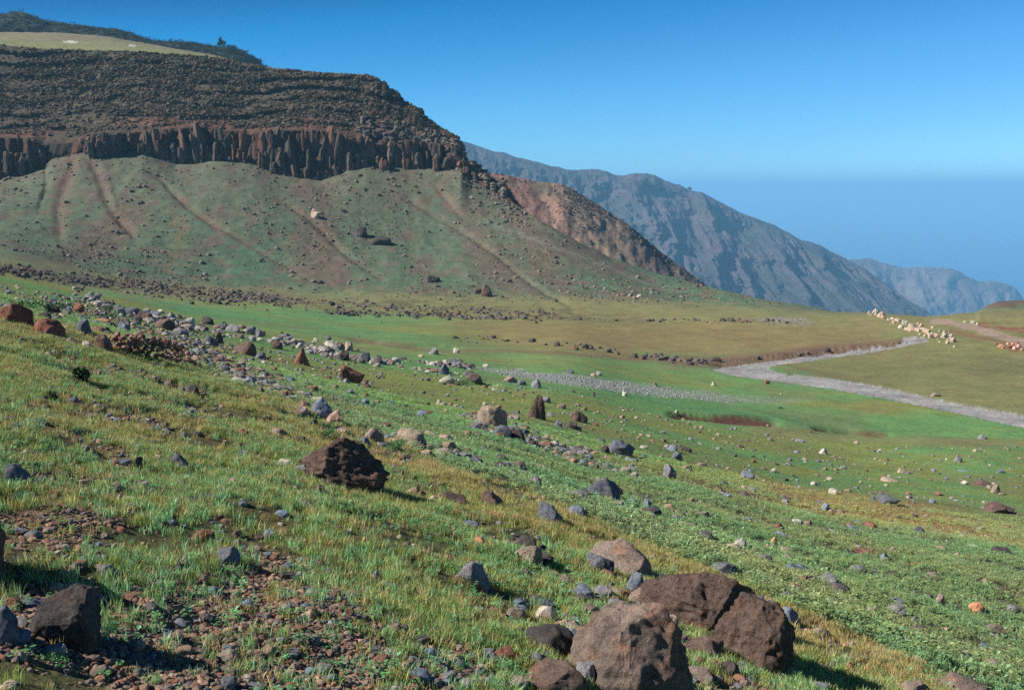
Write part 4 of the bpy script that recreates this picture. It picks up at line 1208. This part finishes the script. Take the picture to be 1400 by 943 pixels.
# dry stone wall
wall = bpy.data.objects.new("stone_wall", None); SC.collection.objects.link(wall)
P0, _ = ground_at(205, 492); wall.location = P0
tag(wall, "collapsed dry stone wall of small reddish brown stones at the top of the near grass", "wall")
bpy.context.view_layer.update()
for i in range(250):
    t_ = rr.random(); px = 150 + 112 * t_
    base = np.interp(px, [150, 180, 210, 240, 262], [478, 486, 494, 500, 502]); top = np.interp(px, [150, 165, 200, 235, 250, 262], [461, 461, 463, 473, 484, 494])
    P, N = ground_at(px, base - 1); m = P[1] / F
    hh = (base - top) * m * rr.random() ** .8
    o = link("stone", ROCKMESH[rr.randrange(14)], wall)
    w = rr.uniform(5, 9.5) * m
    o.location = Vector((P[0], P[1] + hh * .5 + rr.uniform(-.1, .25), P[2] + hh)) - Vector(P0)
    o.scale = (w, w * rr.uniform(.7, 1), w * rr.uniform(.5, .8)); o.rotation_euler = (rr.uniform(-.4, .4), rr.uniform(-.4, .4), rr.uniform(0, 6))
    o.color = (*(lin(rr.choice([(176, 136, 116), (156, 116, 98), (190, 156, 134), (134, 104, 90)]))) * .85, w)

# ------------------------------------------------------------------ scattered stones, gravel
def line_band(line, w, jit=8, seed=90):
    l = np.array(line, float); nz = fbm(GX / 3, GY / 3, o=3, seed=seed)
    yy = np.interp(PPX, l[:, 0], l[:, 1]); return sstep(w, w * .3, np.abs(PPY + jit * nz - yy)) * (PPX > l[0, 0]) * (PPX < l[-1, 0])
PX_, PY_ = PPX, PPY
NZ = fbm(GX / 5, GY / 5, o=3, seed=91); NZ2 = fbm(GX / 1.3, GY / 1.3, o=3, seed=92)
bl = np.interp(PX_, PXC, TPY[:, 0]) - 2
beyond = sstep(4, -4, PY_ + 16 * fbm(GX / 1.8, GY / 1.8, o=4, seed=22) - bl)
bare = np.maximum(sstep(150, 70, np.hypot((PX_ - 340) / 1.9, PY_ - 885)) + .55 * sstep(90, 30, np.hypot((PX_ - 70) / 1.6, PY_ - 690)) * sstep(-.2, .3, NZ2), np.maximum(sstep(70, 20, np.hypot((PX_ - 60) / 2, PY_ - 860)), .7 * sstep(60, 15, np.hypot((PX_ - 600) / 2.2, PY_ - 915))))
bare = np.clip(bare * (1.05 + .55 * NZ2), 0, 1) * (1 - beyond)
TINTS = [(142, 126, 112), (130, 130, 134), (168, 142, 120), (104, 98, 94), (148, 110, 92), (178, 164, 146), (124, 136, 150), (150, 148, 146)]
def stones(name, dens, n, smin, smax, seed, tints=TINTS, flat=.7, power=2.5, ymax=400, ymin=.5, white=0.0, src=None, sink=.1):
    P, N, r, c, rng = scatter(dens, n, seed, ymax, ymin) if src is None else src
    n = len(P)
    s = smin * (smax / smin) ** (rng.random(n) ** power)
    sc = np.stack([s * rng.uniform(.8, 1.3, n), s * rng.uniform(.7, 1.1, n), s * flat * rng.uniform(.7, 1.2, n)], 1)
    rot = np.stack([rng.uniform(-.3, .3, n), rng.uniform(-.3, .3, n), rng.uniform(0, 6.28, n)], 1)
    T = np.array([lin(t) for t in tints])[rng.integers(0, len(tints), n)] * rng.uniform(.65, 1.1, n)[:, None]
    if white: T = np.where(rng.random(n)[:, None] < white, lin((196, 188, 172)), T)
    P = P.copy(); P[:, 2] -= sc[:, 2] * sink
    return instances_object(name, P, sc, rot, T, C_STONE)
stones("gravel", bare * np.clip(1 / (GY + .1) ** .3, 0, 1), 26000, .008, .045, 1, [(160, 132, 110), (140, 120, 102), (178, 148, 124), (128, 120, 114), (156, 114, 94), (138, 118, 102)], .55, 2.6, 14, 1.4)
stones("gravel", (1 - beyond) * (GY < 15) * (.12 + bare * .4 + .9 * sstep(.1, .5, NZ2)), 9000, .015, .085, 2, ymax=15, ymin=2.2)
heap = sstep(1.0, .5, np.hypot((PX_ - 880) / 260, (PY_ - 870) / 120)) * (GY < 9)
stones('heap_rubble', heap * (.3 + sstep(.7, .3, np.hypot((PX_ - 850) / 190, (PY_ - 880) / 90))), 900, .02, .16, 40, ymax=9, ymin=2.5, power=2.2)
mid = line_band([(60,412),(120,445),(200,480),(300,505),(400,545),(500,590),(620,632),(740,680),(860,725),(980,770),(1100,815),(1300,885),(1450,940)], 42, 14)
mid2 = line_band([(255,478),(330,510),(420,555)], 16, 8) + line_band([(640,575),(720,600),(800,625),(870,650)], 14, 8)
dZ = beyond * (GY < 60) * (.09 + .9 * mid * sstep(-.3, .3, NZ) + 1.8 * mid2)
stones("scattered_stones", dZ, 22000, .025, .30, 3, ymax=60, ymin=7, white=.03, power=4.2)
lawn = (GY > 22) * (GY < 150) * (.05 + .2 * sstep(.2, .6, NZ))
stones("scattered_stones", lawn, 600, .06, .35, 4, ymax=150, ymin=20, white=.05, power=4)
far_line = line_band([(100,402),(190,432),(280,450),(360,464),(440,480),(520,495),(600,503),(645,507)], 10, 4) * (GY > 25)
stones("scattered_stones", far_line * sstep(-.2, .35, NZ), 1300, .12, .75, 5, ymax=140, ymin=20, white=.15, power=2.2, tints=[(150, 150, 152), (116, 110, 106), (136, 116, 102), (178, 168, 154)])
foot = (line_band([(-40,362),(60,378),(110,384),(200,394),(260,404),(340,412),(420,420),(520,426),(620,428),(760,432)], 11, 5) + .7 * line_band([(90,384),(200,388),(320,404),(420,416)], 7, 4)
        + .4 * line_band([(620,436),(800,436),(1000,440),(1100,442)], 4, 3) + .6 * line_band([(610,462),(720,468),(800,476),(880,488),(960,497),(1020,492)], 4.5, 4) + .3 * line_band([(1020,492),(1100,484),(1200,472),(1250,465)], 4, 2)) * (GY > 60)
stones("scattered_stones", foot * (.5 + .5 * sstep(250, 420, PX_)) * sstep(-.6, .2, NZ2) * (.15 + .85 * sstep(-.25, .25, fbm(GX / 16, GY / 16, o=3, seed=95))), 4600, .10, .95, 6, ymax=230, ymin=60, power=2.4, tints=[(106, 104, 98), (118, 110, 100), (94, 86, 80), (132, 108, 94)])
tal = (GY > 165) * sstep(425, 395, PY_) * (PX_ < 1150)
gn = fbm(GX / 12 + GY / 70, GY / 60, o=4, seed=93)
top = sstep(60, 8, PY_ - np.interp(PX_, CREST[:, 0], CREST[:, 1])) * (PX_ < 720)
topr = sstep(560, 640, PX_) * sstep(34, 8, PY_ - np.interp(PX_, CREST[:, 0], CREST[:, 1])) * (PX_ < 722)
dT = tal * (.05 + .30 * sstep(.0, .5, gn) + .35 * top * sstep(-.2, .4, NZ) + 1.6 * topr)
stones("scree_stones", dT, 4200, .18, 1.2, 7, ymax=300, ymin=150, power=3.2, tints=[(122, 112, 100), (108, 100, 90), (138, 118, 104), (150, 142, 128)])
stones('scree_stones', tal * (.3 + sstep(-.2, .5, gn)) + .5 * foot, 14000, .08, .45, 17, ymax=300, ymin=110, power=2.0, tints=[(116, 104, 92), (96, 88, 80), (140, 118, 102)])
strm = inpoly(PX_, PY_, STREAM) * (GY < 200) * (GY > 40); gb = inpoly(PX_ + 4 * NZ2, PY_ + 4 * NZ2, GRAVELBAR) * (GY > 25) * (GY < 200) * (1 - .8 * sstep(860, 1120, PX_)) + inpoly(PX_, PY_, GRAVEL2)
stones("gravel", strm * 1.0, 9000, .02, .10, 8, ymax=200, ymin=40, power=2.5, tints=[(148, 148, 150), (130, 131, 134), (160, 158, 154)])
stones("gravel", gb * sstep(-.5, .2, NZ2), 5000, .03, .18, 9, ymax=200, ymin=25, power=2.5, tints=[(158, 156, 158), (136, 136, 140), (168, 164, 160)])
# mesa slope rubble and scrub
def scat_sheet(G, dens, n, seed):
    A = np.linalg.norm(np.cross(G[1:, :-1] - G[:-1, :-1], G[:-1, 1:] - G[:-1, :-1]), axis=-1) * dens[:-1, :-1]
    rng = np.random.default_rng(seed); cdf = np.cumsum(A.ravel()); k = np.clip(np.searchsorted(cdf, rng.random(n) * cdf[-1]), 0, A.size - 1)
    r, c = np.divmod(k, A.shape[1]); a = rng.random(n)[:, None]; b = rng.random(n)[:, None]
    P = (G[r, c] * (1 - a) + G[r + 1, c] * a) * (1 - b) + (G[r, c + 1] * (1 - a) + G[r + 1, c + 1] * a) * b
    return P, None, r, c, rng
mok = (MX > -130) * (MX < 716)
dM = (.45 + .7 * sstep(.55, .8, tz) * (tz < .99)) * (.3 + .7 * sstep(-.3, .3, fbm(x / 7, z / 3, o=3, seed=49))) * sstep(3.1, 3.6, MK) * (1 - sstep(6.9, 7.0, MK)) * mok * (.35 + .65 * sstep(-.3, .3, n1)) * np.where((MK > 3.2) & (MK < 4.2), .5, 1)
stones("slope_rubble", None, 0, .25, 1.25, 10, src=scat_sheet(MP, dM, 26000, 10), power=2.6, flat=.8, tints=[(104, 92, 78), (88, 80, 66), (124, 112, 96), (108, 84, 70), (76, 74, 58)])
def scrub(name, src, s0, s1, tints):
    P, _, r, c, rng = src; n = len(P); s = rng.uniform(s0, s1, n)
    instances_object(name, P - np.array([0, 0, .1]) * s[:, None], np.stack([s, s, s * .8], 1), np.stack([rng.uniform(-.3, .3, n), rng.uniform(-.3, .3, n), rng.uniform(0, 6.28, n)], 1),
                     np.array([lin(t_) for t_ in tints])[rng.integers(0, len(tints), n)], C_LEAF)
dR = (REDT < .35) * (.15 + sstep(.1, .02, REDT) + 1.0 * sstep(60, 20, np.hypot(proj(REDP)[0] - 785, (proj(REDP)[1] - 285) * 1.3)))
stones("scree_stones", None, 0,   .25, 1.4, 11, src=scat_sheet(REDP, dR, 1900, 12), power=3.2, tints=[(124, 104, 94), (108, 92, 84), (136, 114, 102)])

# ------------------------------------------------------------------ grass and leafy plants
def tuft_mesh(seed, n=20, spread=.7, wid=.032, lean=.75, leaf=False):
    rng = np.random.default_rng(seed); V = []; Fq = []; C = []
    for i in range(n):
        a = rng.uniform(0, 6.283); r = spread * math.sqrt(rng.random()); bx, by = r * math.cos(a), r * math.sin(a)
        sh = rng.uniform(.65, 1.3); cc = (sh * rng.uniform(.9, 1.15), sh, sh * rng.uniform(.75, 1.1), 1)
        k = len(V)
        if not leaf:
            hgt = rng.uniform(.5, 1.15); la = rng.uniform(0, 6.283); ln = rng.uniform(.05, lean) * hgt; w = wid * rng.uniform(.7, 1.4)
            wa = rng.uniform(0, 3.14); wx, wy = math.cos(wa) * w, math.sin(wa) * w
            mx, my = bx + math.cos(la) * ln * .35, by + math.sin(la) * ln * .35; tx, ty = bx + math.cos(la) * ln, by + math.sin(la) * ln
            V += [(bx - wx, by - wy, -.08), (bx + wx, by + wy, -.08), (mx - wx * .9, my - wy * .9, hgt * .55), (mx + wx * .9, my + wy * .9, hgt * .55), (tx, ty, hgt)]
            Fq += [(k, k + 1, k + 3), (k, k + 3, k + 2), (k + 2, k + 3, k + 4)]; C += [cc] * 5
        else:
            hgt = rng.uniform(.15, .8); la = rng.uniform(0, 6.283); L_ = rng.uniform(.22, .5); w = L_ * rng.uniform(.22, .4); up = rng.uniform(-.1, .5)
            dx, dy_ = math.cos(la), math.sin(la)
            V += [(bx, by, hgt), (bx + dx * L_ * .5 - dy_ * w, by + dy_ * L_ * .5 + dx * w, hgt + up * L_ * .5 + .03), (bx + dx * L_, by + dy_ * L_, hgt + up * L_ * .8), (bx + dx * L_ * .5 + dy_ * w, by + dy_ * L_ * .5 - dx * w, hgt + up * L_ * .5 + .03)]
            Fq += [(k, k + 1, k + 2), (k, k + 2, k + 3)]; C += [cc] * 4
    return np_mesh("leaf_clump_shape" if leaf else "grass_tuft_shape", np.array(V), np.array(Fq), M_PLANT, False, {"shade": ('FLOAT_COLOR', np.array(C))})
C_GRASS = collection_of("grass_tuft", [tuft_mesh(i) for i in range(8)])
C_LEAF = collection_of("leaf_clump", [tuft_mesh(50 + i, 22, .6, leaf=True) for i in range(6)])
def plants(name, dens, n, h0, h1, seed, coll, tintf, ymax, ymin, wide=1.0):
    P, N, r, c, rng = scatter(dens, n, seed, ymax, ymin)
    n = len(P); s = rng.uniform(h0, h1, n)
    sc = np.stack([s * wide, s * wide, s * rng.uniform(.8, 1.2, n)], 1)
    rot = np.stack([rng.uniform(-.15, .15, n), rng.uniform(-.15, .15, n), rng.uniform(0, 6.28, n)], 1)
    instances_object(name, P, sc, rot, tintf(P, r, c, rng), coll)
GR, YG, CY, ST = lin((140, 160, 90)), lin((166, 166, 108)), lin((142, 188, 136)), lin((184, 168, 124))
def fg_tint(P, r, c, rng):
    a = fbm(P[:, 0] / 1.6, P[:, 1] / 1.6, o=3, seed=101)[:, None]; px, py = PX_[r, c], PY_[r, c]
    edge = sstep(75, 10, np.abs(py - bl[r, c]))[:, None]           # tawny belt along the break of slope
    k = rng.random(len(P))[:, None]
    col = np.where(k < .33 + .5 * a - .3 * edge, CY, np.where(k < .66 + .4 * a - .35 * edge, GR, YG))
    col = np.where(rng.random((len(P), 1)) < .10 + .28 * edge * (px > 350)[:, None] + .25 * (a < -.25), ST, col)
    return col * rng.uniform(.85, 1.4, (len(P), 1)) * np.array([1.05, .99, .92])
dF = (1 - beyond) * (1 - .93 * bare) * (.07 + .93 * sstep(-.3, .35, fbm(GX / .8, GY / .8, o=3, seed=108))) * (1 - .55 * sstep(330, 120, PX_) * sstep(560, 660, PY_))
plants("grass", dF, 60000, .028, .072, 21, C_GRASS, fg_tint, 16, 2.0, .9)
plants("leafy_weeds", dF * sstep(-.1, .4, fbm(GX / 1.1, GY / 1.1, o=2, seed=103)) * (1 - bare) + .07 * bare, 13000, .025, .065, 22, C_LEAF, lambda P, r, c, rng: lin((116, 166, 112)) * rng.uniform(.7, 1.2, (len(P), 1)), 16, 2.0)
dB = beyond * (GY < 34) * np.clip(1.3 - GY / 34, 0, 1) * (.12 + .88 * sstep(-.25, .3, fbm(GX / 1.5, GY / 1.5, o=4, seed=104))) * (1 - .5 * np.clip(mid2, 0, 1))
def b_tint(P, r, c, rng):
    a = fbm(P[:, 0] / 4, P[:, 1] / 4, o=3, seed=105)[:, None]
    return (.85 * np.where(rng.random((len(P), 1)) < .5 + a, lin((116, 164, 112)), lin((136, 156, 98))) + .9 * gcol[r, c]) * rng.uniform(.7, 1.15, (len(P), 1))
plants("leafy_weeds", dB, 52000, .045, .11, 23, C_LEAF, b_tint, 34, 6)
plants("grass", dB, 22000, .05, .10, 24, C_GRASS, b_tint, 34, 6, 1.3)
dV = (GY > 20) * (GY < 75) * (1 - .9 * strm) * (1 - .8 * np.clip(gb, 0, 1)) * (.4 + .6 * sstep(-.2, .4, NZ))
def v_tint(P, r, c, rng):
    g = gcol[r, c] * 1.6
    return g * rng.uniform(.75, 1.2, (len(P), 1))
plants("grass", dV, 20000, .025, .055, 25, C_GRASS, v_tint, 75, 20, 2.6)

scrub("scrub_bushes", scat_sheet(MP, dM, 15000, 31), .35, 1.0, [(84, 84, 60), (68, 70, 52), (100, 94, 70), (92, 78, 62)])
scrub("scrub_bushes", scat_sheet(HILP, (HILT < .8) * (HILP[..., 0] < 100) * 1.0, 6000, 32), .8, 2.4, [(56, 68, 48), (48, 56, 44), (70, 74, 52)])
# ------------------------------------------------------------------ plants and trees seen one by one
def bush_crown(n, rad, hgt, seed, leafsize, mat):
    rng = np.random.default_rng(seed); V = []; Fq = []
    cl_ = rng.normal(size=(max(5, n // 60), 3)) * (.45, .45, .28) * np.array([rad, rad, hgt]) + (0, 0, hgt * .5)
    for i in range(n):
        q = cl_[rng.integers(len(cl_))] + rng.normal(size=3) * (rad * .22, rad * .22, hgt * .13)
        a = rng.normal(size=3); a /= np.linalg.norm(a); b_ = np.cross(a, rng.normal(size=3)); b_ /= np.linalg.norm(b_); L_ = leafsize * rng.uniform(.6, 1.4)
        k = len(V); V += [q - a * L_, q + b_ * L_ * .45, q + a * L_, q - b_ * L_ * .45]; Fq += [(k, k + 1, k + 2), (k, k + 2, k + 3)]
    return np.array(V), np.array(Fq)
t = NT("leaves", .6); lc = t.noise(3, 4, .6, t.obj())
M_LEAF = t.done(t.ramp(lc, [(.35, (.022, .04, .018)), (.65, (.06, .10, .04))]))
t = NT("bark", .9); M_BARK = t.done(t.ramp(t.noise(6, 4, .6, t.obj()), [(.3, (.05, .035, .025)), (.7, (.12, .09, .07))]))
def trunk_mesh(hgt, rad, limbs, seed):
    rng = random.Random(seed); V = []; Fq = []
    def limb(a, b_, r0, r1):
        a, b_ = Vector(a), Vector(b_); d = (b_ - a).normalized(); s_ = d.orthogonal().normalized(); t2 = d.cross(s_); k = len(V)
        for p_, r_ in ((a, r0), (b_, r1)):
            for i in range(6):
                an = i / 6 * 6.283; V.append(tuple(p_ + s_ * math.cos(an) * r_ + t2 * math.sin(an) * r_))
        for i in range(6):
            j = (i + 1) % 6; Fq.extend([(k + i, k + j, k + 6 + j), (k + i, k + 6 + j, k + 6 + i)])
    limb((0, 0, -hgt * .1), (hgt * .04, 0, hgt * .55), rad, rad * .6)
    for i in range(limbs):
        an = i / limbs * 6.283 + rng.uniform(-.3, .3); limb((hgt * .04, 0, hgt * .5), (math.cos(an) * hgt * .3, math.sin(an) * hgt * .3, hgt * rng.uniform(.7, .95)), rad * .5, rad * .2)
    return np.array(V), np.array(Fq)
def tree(px, pyb, y, wpx, hpx, label, seed):
    m = y / F; hgt = hpx * m; u, s = pix(px, pyb)
    o = bpy.data.objects.new("tree", None); SC.collection.objects.link(o); o.location = (float(u) * y, y, -float(s) * y)
    tag(o, label, "tree")
    link("trunk", np_mesh("trunk", *trunk_mesh(hgt * .8, hgt * .05, 5, seed), M_BARK, True), o)
    v, f = bush_crown(700, wpx * m * .5, hgt * .8, seed, hgt * .07, M_LEAF); v[:, 2] += hgt * .22
    link("crown", np_mesh("crown", v, f, M_LEAF, False), o)
tree(302, 66, 556, 7, 12, "small dark tree standing alone on the skyline of the scrub hill at upper left", 3)
tree(321, 67, 556, 9, 5, "low bush like tree on the skyline right of the small dark tree", 5)
tree(943, 262, 2490, 9, 7, "tiny tree on the skyline of the blue far mountain", 7)
def shrub(px, pyb, w, hh, label, seed, mat=None):
    P, N = ground_at(px, pyb); m = P[1] / F
    o = bpy.data.objects.new("shrub", None); SC.collection.objects.link(o); o.location = P; tag(o, label, "shrub")
    v, f = bush_crown(420, w * m * .5, hh * m, seed, hh * m * .11, M_LEAF)
    link("foliage", np_mesh("foliage", v, f, mat or M_LEAF, False), o)
    link("stem", np_mesh("stem", *trunk_mesh(hh * m * .6, hh * m * .04, 4, seed), M_BARK, True), o)
t = NT("fresh_leaves", .5); M_FRESH = t.done(t.ramp(t.noise(5, 4, .6, t.obj()), [(.35, tuple(lin((62, 104, 60)))), (.65, tuple(lin((112, 156, 98))))]))
for a in ((113, 526, 28, 26, "dark green bush alone in the upper left grass", 1, None), (75, 548, 18, 14, "small brown green bush below left of the dark green bush", 2, None),
          (40, 425, 60, 20, "leafy green plants crowding above the reddish boulders at the left edge", 3, M_FRESH), (150, 436, 34, 14, "green plants on the slope above the stone wall", 4, M_FRESH),
          (452, 596, 26, 12, "green leaves at the foot of the pinkish blocky rock", 5, M_FRESH), (540, 618, 34, 14, "green leaves at the left foot of the bulky tan rock", 6, M_FRESH),
          (895, 870, 34, 16, "green herb growing between the biggest boulder and the craggy one", 7, M_FRESH), (60, 915, 60, 22, "green leafy weeds in front of the shadowed boulder", 8, M_FRESH)):
    shrub(*a)
